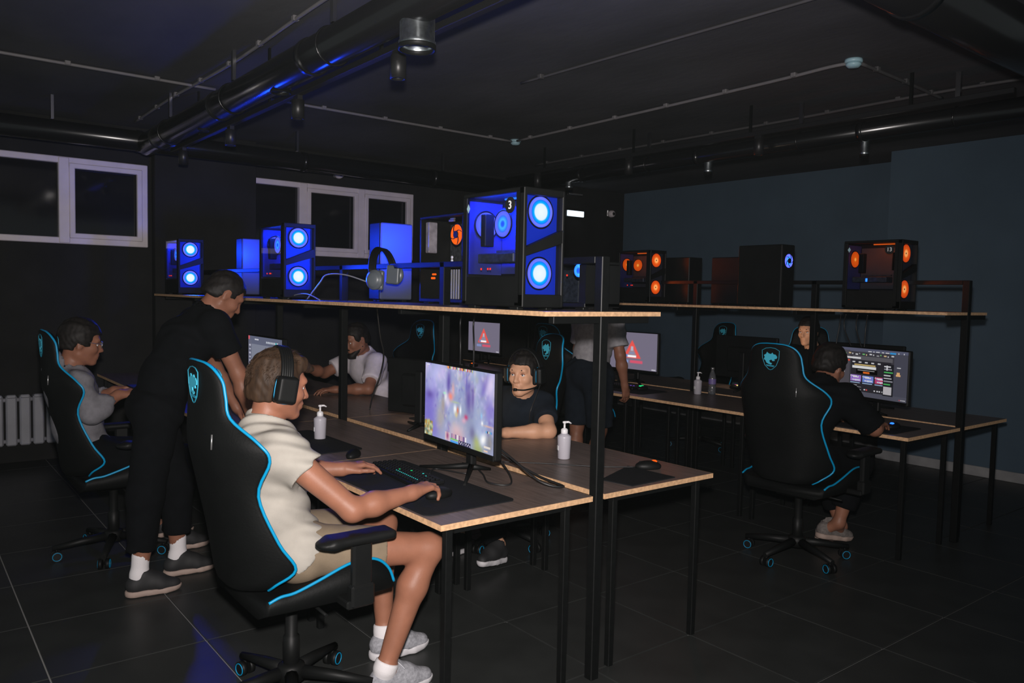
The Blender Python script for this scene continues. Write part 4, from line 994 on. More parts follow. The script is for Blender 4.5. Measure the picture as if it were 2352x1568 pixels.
# ------------------------------------------------------------------ people
def frame(f, up=(0, 0, 1)):
    f = unit(f); l = unit(np.cross(up, f)); u = np.cross(f, l); return np.array([f, l, u])
class Person:
    def __init__(s, J, vox): s.J = {k: np.array(v, float) for k, v in J.items()}; s.vox = vox; s.root = None
    def w(s):
        a = s.J['hipL']-s.J['hipR']; b = s.J['shL']-s.J['shR']; return unit(a), unit(b)
    def bounds(s, keys, m=.16):
        P = np.array([s.J[k] for k in keys]); return P.min(0)-m, P.max(0)+m
    def torso(s, S, inf=0, fat=1):
        J = s.J; wh, ws = s.w()
        S.cone(J['hipL'], J['hipR'], .100+inf, k=.05); S.cone(J['pel'], J['belly'], .105*fat+inf, .100*fat+inf, k=.05)
        S.cone(J['belly']-ws*.055, J['belly']+ws*.055, .092*fat+inf, k=.05); S.cone(J['belly'], J['chest'], .10*fat+inf, .108*fat+inf, k=.05)
        S.cone(J['chest']-ws*.075, J['chest']+ws*.075, .100*fat+inf, k=.05)
        S.cone(J['shL'], J['shR'], .052+inf, k=.05); S.cone(J['chest'], J['neck'], .085+inf, .058+inf, k=.05)
    def arm(s, S, q, inf=0, to=None, k=.025):
        J = s.J; a, e, w_ = J['sh'+q], J['el'+q], J['wr'+q]
        if to is not None:
            b = a+(e-a)*to; S.cone(a, b, .056+inf, .050+inf*1.3, k=.04, flat=True); return
        S.cone(a, e, .054+inf, .040+inf, k); m_ = e+(w_-e)*.35; S.cone(e, m_, .039+inf, .042+inf, k); S.cone(m_, w_, .042+inf, .0265+inf, k)
    def leg(s, S, q, inf=0, k=.03, full=True):
        J = s.J; h, n, a = J['hip'+q], J['kn'+q], J['an'+q]
        S.cone(h, n, .084+inf, .056+inf, k)
        if full:
            m_ = n+(a-n)*.33; back = unit(np.cross(np.cross(a-n, n-h), a-n))
            bk = -unit((n-h)-(a-n)*((n-h)@(a-n))/((a-n)@(a-n))+1e-6)
            S.cone(n, m_+bk*.012, .052+inf, .055+inf, k); S.cone(m_+bk*.012, a, .055+inf, .034+inf, k)
    def hand(s, S, q, d, n, th, curl=(.35, .5, .4), sc=1, spread=.10, thumb=(.55, .75, -.35)):
        d, n = unit(d), np.array(n, float); n = unit(n-d*(n@d)); lat = unit(np.cross(n, d)); lat = lat if lat@np.array(th) > 0 else -lat
        w_ = s.J['wr'+q]; k = .010*sc
        S.cone(w_, w_+d*.03*sc, .026*sc, .024*sc, k=.02)
        offs = [.030, .010, -.010, -.028]; lens = [(.042, .026, .020), (.047, .029, .021), (.043, .027, .020), (.034, .021, .018)]
        for i in range(4):
            kn = w_+d*(.088-.006*abs(i-1))*sc+lat*offs[i]*sc+n*(.006-.003*abs(i-1))*sc
            S.cone(w_+d*.02*sc+lat*offs[i]*.6*sc, kn, .015*sc, .0115*sc, k=.012)
            dirv = unit(d+lat*offs[i]/.03*spread); p = kn; ang = 0
            for j in range(3):
                ang += curl[j]*(1+.10*(i-1)); v = dirv*math.cos(ang)-n*math.sin(ang); q_ = p+v*lens[i][j]*sc
                S.cone(p, q_, (.0092-.0009*j)*sc, (.0085-.0009*j)*sc, k=.004); p = q_
        b = w_+d*.022*sc+lat*.022*sc-n*.006*sc
        v = unit(d*thumb[0]+lat*thumb[1]+n*thumb[2]); p1 = b+v*.042*sc; v2 = unit(v+d*.5-lat*.15); p2 = p1+v2*.032*sc; p3 = p2+unit(v2+d*.3-n*.15)*.025*sc
        S.cone(b, p1, .0155*sc, .012*sc, k=.012); S.cone(p1, p2, .0105*sc, .0098*sc, k=.004); S.cone(p2, p3, .0098*sc, .0085*sc, k=.004)
    def head(s, S, sc=1, beard=False):
        J = s.J; c = J['head']; F = frame(J['hf'], J.get('hu', np.array([0, 0, 1]))); s.F = F
        L = lambda f, l, u: c+(F[0]*f+F[1]*l+F[2]*u)*sc
        s.L = L
        S.cone(J['neck'], L(-.025, 0, -.05), .056, .054*sc, k=.03)
        S.ell(L(-.014, 0, .030), (.098*sc, .076*sc, .090*sc), F, k=.02)
        S.ell(L(.018, 0, -.030), (.072*sc, .063*sc, .085*sc), F, k=.03)
        for q in (-1, 1):
            S.cone(L(-.005, q*.050, -.062), L(.066, q*.014, -.102), .024*sc, .018*sc, k=.025)
            S.ell(L(.060, q*.036, -.028), (.026*sc, .024*sc, .024*sc), F, k=.02)
        S.ell(L(.074, 0, -.102), (.020*sc, .021*sc, .016*sc), F, k=.015)
        S.cone(L(.074, -.034, .022), L(.074, .034, .022), .018*sc, k=.015)
        for q in (-1, 1): S.ell(L(.094, q*.031, .001), (.016*sc, .020*sc, .012*sc), F, k=.014, op='sub')
        S.cone(L(.086, 0, .010), L(.108, 0, -.032), .0085*sc, .0125*sc, k=.012)
        for q in (-1, 1): S.ell(L(.097, q*.012, -.036), (.011*sc, .008*sc, .008*sc), F, k=.006)
        S.ell(L(.082, 0, -.066), (.018*sc, .026*sc, .020*sc), F, k=.015)
        S.ell(L(.094, 0, -.060), (.009*sc, .021*sc, .0065*sc), F, k=.006); S.ell(L(.092, 0, -.074), (.009*sc, .018*sc, .0070*sc), F, k=.006)
        S.ell(L(.104, 0, -.067), (.010*sc, .024*sc, .0022*sc), F, k=.004, op='sub')
        for q in (-1, 1):
            S.ell(L(-.008, q*.077, -.008), (.021*sc, .009*sc, .033*sc), F, k=.008); S.ell(L(-.002, q*.086, -.006), (.010*sc, .006*sc, .019*sc), F, k=.005, op='sub')
            S.ell(L(-.012, q*.076, -.034), (.010*sc, .008*sc, .012*sc), F, k=.006)
    def face_parts(s, root, loc, sc=1, brow='hair'):
        L = s.L
        for q in (-1, 1):
            b = MB().tube([L(.086, q*.014, .022), L(.090, q*.03, .027), L(.078, q*.05, .022)], [.003, .0036, .0016], 6)
            b.v = [tuple(np.array(v)-loc) for v in b.v]; b.build('eyebrow', brow, root)
            F = s.F
            for nm, m_, r_, f_ in (('eye', 'eyew', .0115, .0735), ('iris', 'iris', .0060, .0802)):
                e = MB().lathe([(r_*math.sin(a), -r_*math.cos(a)) for a in np.linspace(0, PI, 9)], (0, 0, 0), 12, cap=False)
                cc = L(f_, q*.031, .0)-loc; e.v = [tuple(np.array(v)+cc) for v in e.v]; e.build(nm, m_, root)
            lid = MB().tube([L(.081, q*.019, .002), L(.0865, q*.031, .0085), L(.077, q*.045, .002)], [.002, .0034, .002], 6)
            lid.v = [tuple(np.array(v)-loc) for v in lid.v]; lid.build('eyelid', 'skin', root)
    def hair(s, root, loc, m='hair', thick=.012, vox=.005, nape=-.06, sc=1, fringe=0, seed=1, strands=0, face=.058):
        c = s.J['head']; F = s.F; L = s.L
        S = SDF(c-.18, c+.18, vox)
        S.ell(L(-.014, 0, .034), ((.098+thick)*sc, (.076+thick)*sc, (.090+thick*1.2)*sc), F, k=0)
        S.ell(L(-.045, 0, -.022), ((.070+thick)*sc, (.066+thick*.7)*sc, (.075)*sc), F, k=.02)
        if fringe:
            S.cone(L(.055, -.03, .088), L(.108, -.01, .070), .026*sc, .012*sc, k=.03); S.cone(L(.05, .03, .088), L(.100, .02, .066), .024*sc, .012*sc, k=.03)
        S.box(L(.110, 0, -.05+.0), (.062*sc, .12*sc, .105*sc), F, .02, .012, 'sub')     # face opening
        S.box(L(.045, 0, -.105), (.075*sc, .12*sc, .085*sc), F, .015, .012, 'sub')       # below the sideburns
        S.plane(L(0, 0, nape), -F[2], .01)
        a, b_, c_ = 150+seed*3, 130, 40
        S.disp(lambda X, Y, Z: .0022*np.sin(a*(X-c[0])+.6*b_*(Y-c[1])+3*np.sin(30*(Z-c[2])))*np.sin(c_*(Z-c[2])+9*np.sin(40*(Y-c[1])))+.0018*np.sin(90*(Y-c[1])+50*(X-c[0])+2*np.sin(60*(Z-c[2]))))
        h = S.mesh('hair', m, root, loc)
        if strands:
            r_ = np.random.RandomState(seed); mb = MB(); k = 0
            while k < strands:
                v = r_.normal(size=3); v /= np.linalg.norm(v)
                if v[2] < -.55 or (v[0] > .35 and v[2] < .60) or (v[0] > .0 and v[2] < .05): continue
                p0 = np.array([v[0]*(.096+thick)-.014, v[1]*(.074+thick), v[2]*(.088+thick*1.1)+.034])
                n_ = unit(p0/np.array([.098, .076, .09])**2)
                fl = np.array([.55, 0, .25]) if v[2] > .45 else np.array([-.35, 0, -.9])
                fl = fl+r_.normal(size=3)*.22; fl = unit(fl-n_*(fl@n_)*.8); L_ = r_.uniform(.016, .030) if v[2] > .45 else r_.uniform(.010, .018)
                pts = [p0-n_*.003, p0+fl*L_*.5+n_*.004, p0+fl*L_+n_*.0035]
                mb.tube([L(*(p/1)) for p in pts], [.0013, .0011, .0003], 3, cap=False); k += 1
            mb.v = [tuple(np.array(v)-loc) for v in mb.v]; o = mb.build('hair_strand', m, h, fix=False); o['kind'] = 'stuff'
        return h
    def shoe(s, root, loc, heel, toe, m, msole, ankle, sock=None, socklen=.07, vox=.006, white=True, lift=0):
        heel = np.array(heel, float); toe = np.array(toe, float); f = unit(toe-heel); F = frame(f); L_ = np.linalg.norm(toe-heel)
        P = lambda a, l, u: heel+F[0]*a*L_+F[1]*l+F[2]*u
        lo, hi = np.minimum(heel, toe)-.09, np.maximum(heel, toe)+.13
        S = SDF(lo, hi, vox)
        S.cone(P(.13, 0, .062), P(.55, 0, .055), .036, .040, k=.02); S.cone(P(.45, 0, .058), P(.86, .004, .036), .040, .026, k=.03); S.cone(P(.62, -.012, .042), P(.80, -.008, .036), .034, .028, k=.02)
        S.cone(P(.16, 0, .05), P(.26, 0, .105), .038, .037, k=.03); S.cone(P(.5, 0, .07), P(.32, 0, .10), .034, .034, k=.03)
        S.plane(P(0, 0, .026), -F[2]); S.cone(P(.22, 0, .10), P(.24, 0, .19), .030, .034, k=.004, op='sub')
        u_ = S.mesh('shoe', m, root, loc)
        S = SDF(lo, hi, vox)
        S.cone(P(.13, 0, .02), P(.5, 0, .02), .043, .040, k=.0); S.cone(P(.45, .0, .02), P(.86, .004, .03), .041, .032, k=.02); S.cone(P(.66, -.014, .022), P(.80, -.008, .026), .036, .031, k=.01)
        S.plane(P(0, 0, .034), F[2]); S.plane(P(0, 0, .002), -F[2])
        S.mesh('sole', msole, u_, loc)
        if white:
            lc = MB()
            for k in range(5): lc.tube([P(.36+.07*k, -.024, .108-.009*k), P(.39+.07*k, 0, .118-.010*k), P(.36+.07*k, .024, .108-.009*k)], .0035, 5)
            lc.tube(spline([P(.36, 0, .115), P(.40, .02, .125), P(.45, .035, .105)], 4), .003, 5); lc.tube(spline([P(.36, 0, .115), P(.38, -.025, .125), P(.46, -.04, .10)], 4), .003, 5)
            lc.v = [tuple(np.array(v)-loc) for v in lc.v]; lc.build('laces', 'lace', u_)
        if sock:
            S = SDF(lo-.02, hi+np.array([.02, .02, .12]), vox); a = np.array(ankle, float)
            top = a+unit(s_dir if (s_dir := s._shin(ankle)) is not None else np.array([0, 0, 1.]))*socklen
            S.cone(P(.25, 0, .08), a, .037, .040, k=.02); S.cone(a, top, .0405, .043, k=.02, flat=True); S.cone(P(.16, 0, .06), P(.2, 0, .10), .034, .034, k=.02)
            S.mesh('sock', sock, root, loc)
        return u_
    def _shin(s, ankle):
        a = np.array(ankle, float); q = 'R' if np.linalg.norm(s.J['anR']-a) < np.linalg.norm(s.J['anL']-a) else 'L'
        return unit(s.J['kn'+q]-s.J['an'+q])
def folds(c, amp=.004, f=55, dirv=(0, .5, 1), seed=0):
    d = unit(dirv)
    def fn(X, Y, Z):
        q = d[0]*(X-c[0])+d[1]*(Y-c[1])+d[2]*(Z-c[2])
        return amp*np.sin(f*q+2.2*np.sin(11*(X-c[0])+seed)+1.7*np.sin(13*(Y-c[1])+2*seed)+1.4*np.sin(23*(Z-c[2])+17*(X-c[0])))*np.clip(.5+np.sin(9*(X-c[0])+7*(Z-c[2])+seed), 0, 1.5)
    return fn
ALLJ = ['pel', 'neck', 'shL', 'shR', 'elL', 'elR', 'wrL', 'wrR', 'hipL', 'hipR', 'knL', 'knR', 'anL', 'anR', 'head']
def person(J, vox, label, skin='skin', hands=None, loc=None, legs=True, fat=1):
    p = Person(J, vox); lo, hi = p.bounds([k for k in ALLJ if k in p.J], .20)
    S = SDF(lo, hi, vox)
    p.torso(S, 0, fat)
    for q in 'LR':
        p.arm(S, q)
        if legs:
            p.leg(S, q)
            a = p.J['an'+q]
            if 'toe'+q in p.J: f = unit(p.J['toe'+q]-p.J['heel'+q]); S.cone(a, p.J['heel'+q]+f*.05+np.array([0, 0, .05]), .034, .03, k=.02); S.cone(a, p.J['heel'+q]+f*.17+np.array([0, 0, .04]), .034, .024, k=.02)
    p.head(S)
    for q, kw in (hands or {}).items(): p.hand(S, q, **kw)
    if loc is None: loc = (p.J['pel'][0], p.J['pel'][1], 0)
    p.loc = np.array(loc, float)
    p.root = S.mesh('person', skin, None, loc); tag(p.root, label, 'person')
    return p
def shirt(p, m, inf=.014, sleeve=.55, hem=None, neck_r=.066, vox=None, fold=.0035, long=False, name='shirt', hemdir=None, collar_drop=.0, fat=1, fdir=(0, .5, 1), hood=False, ff=60):
    vox = vox or p.vox*1.2; J = p.J; keys = ['pel', 'neck', 'shL', 'shR', 'hipL', 'hipR', 'belly']+(['elL', 'elR', 'wrL', 'wrR'] if (long or sleeve > .6) else ['elL', 'elR'])
    lo, hi = p.bounds(keys, .19); S = SDF(lo, hi, vox)
    p.torso(S, inf, fat)
    for q in 'LR':
        if long: p.arm(S, q, inf, None, .03); S.cone(J['wr'+q], J['wr'+q]+unit(J['wr'+q]-J['el'+q])*.06, .07, k=.0, op='sub')
        else: p.arm(S, q, inf, sleeve)
    if fold: S.disp(folds(J['belly'], fold, ff, fdir))
    up = unit(J['neck']-J['chest'])
    if hood: S.cone(J['neck']-up*.01-p.F[0]*.06, J['neck']+up*.03-p.F[0]*.05, .075, .06, k=.03)
    S.cone(J['neck']+up*(.0-collar_drop), J['head'], neck_r, neck_r*1.25, k=.008, op='sub')
    hem = J['pel'] if hem is None else np.array(hem, float); hd = unit(J['pel']-J['belly']) if hemdir is None else np.array(hemdir, float)
    S.plane(hem, hd, 0)
    return S.mesh(name, m, p.root, p.loc)
def trousers(p, m, to=.5, inf=.018, vox=None, name='shorts', fold=.003, waist=None, full=False):
    vox = vox or p.vox*1.2; J = p.J; lo, hi = p.bounds(['pel', 'hipL', 'hipR', 'knL', 'knR', 'belly']+(['anL', 'anR'] if full else []), .17); S = SDF(lo, hi, vox)
    S.cone(J['hipL'], J['hipR'], .102+inf, k=.05); S.cone(J['pel'], J['belly'], .106+inf, .10+inf, k=.05)
    for q in 'LR':
        h, k_, a = J['hip'+q], J['kn'+q], J['an'+q]
        if full:
            S.cone(h, k_, .088+inf, .070+inf, k=.04); e = k_+(a-k_)*to; S.cone(k_, e, .070+inf, .052+inf, k=.03, flat=True)
        else: S.cone(h, h+(k_-h)*to, .090+inf, .088-.022*to+inf*1.2, k=.03, flat=True)
    S.plane(J['belly'] if waist is None else waist, unit(J['belly']-J['pel']), 0)
    if fold: S.disp(folds(J['pel'], fold, 70, (.6, .5, .6), 2))
    return S.mesh(name, m, p.root, p.loc)
def headset(c, F, label, cupc='black', ring='cyan', mic=False, sc=1, bandm='black', rnd_=False):
    c = np.array(c, float); t = thing('headset', label, 'headset', tuple(c)); L = lambda f, l, u: F[0]*f*sc+F[1]*l*sc+F[2]*u*sc
    band = [L(-.012, .098*math.cos(a), .012+.123*math.sin(a)) for a in np.linspace(.06, PI-.06, 21)]
    b = MB()
    for k in range(20):
        pass
    for off in (-.016, -.008, 0, .008, .016): b.tube([p+F[0]*off*sc for p in band], .0075*sc, 6)
    b.build('headband', bandm, t)
    for q in (-1, 1):
        S = SDF((-.08, -.08, -.08), (.08, .08, .08), .004)
        (S.ell((0, 0, 0), (.050, .022, .052), k=0), S.ell((0, .014, 0), (.036, .014, .038), k=.006)) if rnd_ else (S.box((0, 0, 0), (.040, .018, .050), None, .017, 0), S.box((0, .014, 0), (.034, .008, .043), None, .007, .006))
        o = S.mesh('ear_cup', cupc, t)
        R = Matrix((F[0], F[1]*q, F[2])).transposed().to_4x4(); R.translation = Vector(L(-.006, q*.098, -.012)); R = R @ Matrix.Scale(sc, 4); o.matrix_local = R
        S = SDF((-.08, -.04, -.08), (.08, .04, .08), .004); S.box((0, 0, 0), (.040, .012, .050), None, .011, 0)
        o2 = S.mesh('ear_pad', cupc, o); o2.location = (0, -.022, 0)
        if ring:
            rg = MB(); pts = []
            for k in range(24):
                a = 2*PI*k/24; x, z = math.copysign(abs(math.cos(a))**.6, math.cos(a))*.0405, math.copysign(abs(math.sin(a))**.6, math.sin(a))*.0505
                pts.append((x, -.008, z))
            rg.tube(pts, .0018, 5, closed=True); rg.build('cup_trim', ring, o)
    if mic:
        m_ = [L(.01, .10, -.05), L(.05, .095, -.068), L(.10, .055, -.078), L(.115, .01, -.078)]
        MB().tube(spline(m_, 5), .004, 6).tube([m_[-1], m_[-1]-F[1]*.018], .008, 8).build('microphone', 'black', t)
    return t
if PEOPLE:
    # 1. the seated player in cream
    J = dict(pel=(1.14, 2.80, .595), belly=(1.085, 2.80, .76), chest=(1.075, 2.80, .93), neck=(1.062, 2.80, 1.045), head=(1.118, 2.80, 1.195), hf=(1, -.03, -.17),
             shR=(1.068, 2.64, .978), shL=(1.10, 2.96, .978), elR=(1.27, 2.505, .772), wrR=(1.505, 2.495, .803), elL=(1.30, 3.09, .80), wrL=(1.475, 3.005, .800),
             hipR=(1.16, 2.705, .592), hipL=(1.16, 2.895, .592), knR=(1.635, 2.575, .553), knL=(1.645, 2.96, .553), anR=(1.462, 2.60, .115), anL=(1.625, 2.905, .115),
             heelR=(1.405, 2.615, .0), toeR=(1.68, 2.60, .0), heelL=(1.56, 2.90, .0), toeL=(1.835, 2.875, .0))
    p1 = person(J, .0048, 'seated young person in a cream t-shirt and khaki shorts playing with a headset on', 'skin',
                {'R': dict(d=(.95, .24, .12), n=(-.1, 0, 1), th=(0, 1, 0), curl=(.42, .75, .55)), 'L': dict(d=(.96, -.05, .12), n=(0, 0, 1), th=(0, -1, 0), curl=(.45, .35, .25), spread=.18, thumb=(.75, .6, -.15))}, None)
    p1.face_parts(p1.root, p1.loc)
    p1.hair(p1.root, p1.loc, 'hair', .007, .004, -.068, fringe=1, strands=1100)
    sh = shirt(p1, 'shirt', .018, .33, hem=(1.205, 2.80, .625), hemdir=(.70, 0, -.70), neck_r=.062, vox=.005, fold=.0032, ff=115, collar_drop=.045)
    trousers(p1, 'khaki', .62, .009, .0055)
    p1.shoe(p1.root, p1.loc, J['heelR'], J['toeR'], 'shoegrey', 'sole', J['anR'], 'sock', .018, .0045)
    p1.shoe(p1.root, p1.loc, J['heelL'], J['toeL'], 'shoegrey', 'sole', J['anL'], 'sock', .018, .0045)
    headset(p1.L(0, 0, .0), p1.F, 'black headset with cyan trim worn by the player in cream')
    # 2. standing person in black
    J = dict(pel=(1.07, 4.28, .93), belly=(1.12, 4.28, 1.08), chest=(1.21, 4.28, 1.26), neck=(1.32, 4.28, 1.42), head=(1.405, 4.27, 1.505), hf=(.80, -.05, -.60), hu=(.6, 0, .8),
             shR=(1.30, 4.10, 1.355), shL=(1.30, 4.46, 1.355), elR=(1.42, 4.10, 1.10), wrR=(1.49, 4.09, .865), elL=(1.44, 4.55, 1.10), wrL=(1.56, 4.53, .86),
             hipR=(1.05, 4.19, .92), hipL=(1.06, 4.37, .92), knR=(.99, 4.20, .50), knL=(1.19, 4.40, .50), anR=(.96, 4.20, .11), anL=(1.20, 4.40, .11),
             heelR=(.90, 4.20, 0), toeR=(1.16, 4.17, 0), heelL=(1.13, 4.40, 0), toeL=(1.40, 4.38, 0))
    p = person(J, .009, 'standing person in black clothes and white socks leaning over the second desk', 'skindim', {'R': dict(d=(.5, .1, -.8), n=(.7, 0, .5), th=(0, 1, 0)), 'L': dict(d=(.5, -.1, -.8), n=(.7, 0, .5), th=(0, -1, 0))})
    p.hair(p.root, p.loc, 'hairdark', .006, .007, -.05, seed=3); shirt(p, 'blackcloth', .018, .58, neck_r=.066, fold=.003)
    trousers(p, 'blackcloth', .70, .016, name='trousers', full=True)
    for q in 'RL': p.shoe(p.root, p.loc, J['heel'+q], J['toe'+q], 'shoeblack', 'soletan', J['an'+q], 'sock', .10, .007, False)
    # 3. grey hoodie
    J = dict(pel=(.88, 5.22, .60), belly=(.83, 5.22, .78), chest=(.80, 5.22, .97), neck=(.79, 5.22, 1.10), head=(.85, 5.21, 1.245), hf=(1, -.12, -.18),
             shR=(.81, 5.05, 1.03), shL=(.83, 5.39, 1.03), elR=(.90, 4.99, .835), wrR=(1.10, 5.03, .905), elL=(.95, 5.42, .85), wrL=(1.13, 5.22, .92),
             hipR=(.92, 5.13, .59), hipL=(.92, 5.31, .59), knR=(1.36, 5.08, .55), knL=(1.36, 5.38, .55), anR=(1.30, 5.08, .11), anL=(1.30, 5.38, .11), heelR=(1.25, 5.08, 0), toeR=(1.51, 5.06, 0), heelL=(1.25, 5.38, 0), toeL=(1.51, 5.38, 0))
    J.update(elR=(.86, 5.02, .865), wrR=(1.01, 5.08, .955), elL=(.90, 5.42, .87), wrL=(1.03, 5.27, .955))
    J = {k: (v if k in ('hf', 'hu') else (v[0]-.01, v[1]-.25, max(0, v[2]-.02))) for k, v in J.items()}
    p = person(J, .010, 'seated person in a grey hoodie and glasses near the radiator', 'skindim', {'R': dict(d=(1, .2, .1), n=(0, -.4, 1), th=(0, 1, 0)), 'L': dict(d=(1, -.2, .1), n=(0, .4, 1), th=(0, -1, 0))})
    p.face_parts(p.root, p.loc, 1, 'hairdark'); p.hair(p.root, p.loc, 'hairdark', .014, .007, -.05, seed=4)
    shirt(p, 'hoodie', .014, 1, long=True, neck_r=.062, fold=.004, name='hoodie', hood=True); trousers(p, 'blackcloth', .93, .016, name='trousers', full=True)
    for q in 'RL': p.shoe(p.root, p.loc, J['heel'+q], J['toe'+q], 'shoeblack', 'soletan', J['an'+q], None, vox=.008, white=False)
    gl = MB()
    for q in (-1, 1):
        gl.tube([p.L(.102, q*.032+.022*math.cos(a), .002+.018*math.sin(a)) for a in np.linspace(0, 2*PI, 17)[:-1]], .0018, 5, closed=True); gl.tube([p.L(.100, q*.054, .006), p.L(.02, q*.080, .008), p.L(-.01, q*.084, -.004)], .0018, 5)
    gl.tube([p.L(.103, -.011, .004), p.L(.105, 0, .007), p.L(.103, .011, .004)], .0018, 5)
    tag(gl.build('glasses', 'chrome'), 'thin metal glasses worn by the person in the grey hoodie', 'glasses')
    tag(MB().box((0, 0, 0), (.09, .16, .009), .004).build('phone', 'black', None, (1.12, 4.92, .965)), 'black phone held by the person in the grey hoodie', 'phone')
    # 4. bearded person in white
    J = dict(pel=(3.22, 5.82, .60), belly=(3.14, 5.78, .76), chest=(3.03, 5.73, .92), neck=(2.97, 5.71, 1.05), head=(2.885, 5.66, 1.165), hf=(-.94, -.10, -.34),
             shL=(3.00, 5.54, .985), shR=(2.98, 5.90, .985), elL=(2.86, 5.40, .80), wrL=(2.66, 5.56, .79), elR=(2.74, 5.92, .88), wrR=(2.50, 5.78, .955),
             hipL=(3.2, 5.72, .59), hipR=(3.2, 5.90, .59), knL=(2.80, 5.62, .55), knR=(2.80, 5.98, .55), anL=(2.85, 5.62, .11), anR=(2.85, 5.98, .11), heelL=(2.90, 5.62, 0), toeL=(2.64, 5.6, 0), heelR=(2.90, 5.98, 0), toeR=(2.64, 5.98, 0))
    p = person(J, .010, 'bearded seated person in a white t-shirt reaching over the front bench', 'skindim', {'R': dict(d=(-.9, -.35, -.1), n=(0, 0, 1), th=(0, -1, 0), curl=(.15, .2, .2)), 'L': dict(d=(-.95, .2, 0), n=(0, 0, 1), th=(0, 1, 0))})
    p.face_parts(p.root, p.loc, 1, 'hairdark'); p.hair(p.root, p.loc, 'hairdark', .008, .007, -.05, seed=5)
    S = SDF(p.J['head']-.16, p.J['head']+.16, .006)
    S.cone(p.L(.0, -.055, -.055), p.L(.082, -.01, -.108), .020, .026, k=.02); S.cone(p.L(.0, .055, -.055), p.L(.082, .01, -.108), .020, .026, k=.02); S.ell(p.L(.080, 0, -.125), (.026, .028, .034), p.F, k=.02); S.cone(p.L(.102, -.024, -.054), p.L(.102, .024, -.054), .006, k=.01)
    S.mesh('beard', 'hairdark', p.root, p.loc)
    shirt(p, 'white', .020, .70, neck_r=.062, fold=.004); trousers(p, 'blackcloth', .9, .016, name='trousers', full=True)
    for q in 'RL': p.shoe(p.root, p.loc, J['heel'+q], J['toe'+q], 'shoeblack', 'soletan', J['an'+q], None, vox=.008, white=False)
    # 5. player in the dark polo shirt
    J = dict(pel=(3.20, 3.70, .58), belly=(3.16, 3.69, .74), chest=(3.08, 3.67, .84), neck=(3.035, 3.665, .945), head=(2.975, 3.65, 1.075), hf=(-.90, -.40, -.06),
             shL=(3.07, 3.50, .885), shR=(3.09, 3.84, .885), elL=(2.99, 3.36, .775), wrL=(2.78, 3.55, .775), elR=(2.92, 3.98, .775), wrR=(2.72, 3.85, .775),
             hipL=(3.18, 3.61, .57), hipR=(3.18, 3.79, .57), knL=(2.76, 3.52, .53), knR=(2.76, 3.88, .53), anL=(2.62, 3.46, .13), anR=(2.70, 3.80, .11), heelL=(2.66, 3.47, .02), toeL=(2.42, 3.38, .06), heelR=(2.76, 3.80, 0), toeR=(2.50, 3.78, 0))
    J = {k: (v if k in ('hf', 'hu') else (v[0], v[1], v[2])) for k, v in J.items()}
    J.update(pel=(3.0, 3.82, .58), belly=(2.985, 3.77, .74), chest=(2.94, 3.66, .86), neck=(2.885, 3.565, .965), head=(2.82, 3.475, 1.10), hf=(-.91, -.41, -.06), hipL=(3.0, 3.73, .57), hipR=(3.0, 3.91, .57), shL=(2.97, 3.49, .905), shR=(2.93, 3.82, .905),
             elL=(2.88, 3.32, .785), wrL=(2.66, 3.42, .782), elR=(2.82, 3.95, .785), wrR=(2.63, 3.75, .782), knL=(2.58, 3.66, .53), knR=(2.58, 3.90, .53), anL=(2.68, 3.50, .13), anR=(2.66, 3.84, .11), heelL=(2.73, 3.52, .02), toeL=(2.48, 3.42, .06), heelR=(2.72, 3.84, 0), toeR=(2.46, 3.82, 0))
    p5 = person(J, .0065, 'seated player in a dark polo shirt and headset facing the camera across the bench', 'skinlit', {'L': dict(d=(-.95, .25, 0), n=(0, 0, 1), th=(0, 1, 0)), 'R': dict(d=(-.95, -.15, 0), n=(0, 0, 1), th=(0, -1, 0))})
    p5.face_parts(p5.root, p5.loc, 1, 'hairdark'); p5.hair(p5.root, p5.loc, 'hairdark', .010, .005, -.05, seed=6, strands=300)
    po = shirt(p5, 'navy', .015, .60, neck_r=.060, fold=.003, name='polo_shirt', collar_drop=.012); trousers(p5, 'blackcloth', .93, .016, name='trousers', full=True)
    for q in 'RL': p5.shoe(p5.root, p5.loc, J['heel'+q], J['toe'+q], 'shoeblack', 'sole', J['an'+q], None, vox=.007, white=False)
    headset(p5.L(0, 0, 0), p5.F, 'black headset with cyan trim and microphone worn by the player in the dark polo shirt', mic=True)
    cable([p5.L(.0, .10, -.06), (2.87, 3.43, .96), (2.86, 3.46, .88), (2.80, 3.42, .80), (2.72, 3.50, .757)], .003, 'cable', 'thin headset cable down the chest of the player in the dark polo shirt')
    # 6. standing person in grey
    J = dict(pel=(4.34, 4.54, .94), belly=(4.37, 4.54, 1.09), chest=(4.40, 4.54, 1.27), neck=(4.44, 4.54, 1.42), head=(4.51, 4.55, 1.55), hf=(.97, .1, -.2),
             shL=(4.42, 4.72, 1.36), shR=(4.42, 4.36, 1.36), elL=(4.46, 4.80, 1.10), wrL=(4.66, 4.75, .98), elR=(4.43, 4.29, 1.09), wrR=(4.50, 4.30, .85),
             hipL=(4.34, 4.64, .92), hipR=(4.34, 4.44, .92), knL=(4.35, 4.67, .50), knR=(4.36, 4.42, .50), anL=(4.32, 4.67, .11), anR=(4.32, 4.42, .11), heelL=(4.26, 4.67, 0), toeL=(4.52, 4.68, 0), heelR=(4.26, 4.42, 0), toeR=(4.52, 4.40, 0))
    p = person(J, .010, 'standing person in a grey t-shirt and dark shorts seen from behind beyond the corner post', 'skindim', {'R': dict(d=(.3, .1, -.9), n=(0, -1, 0), th=(1, 0, 0)), 'L': dict(d=(.8, -.1, -.5), n=(.5, 0, .8), th=(0, -1, 0))})
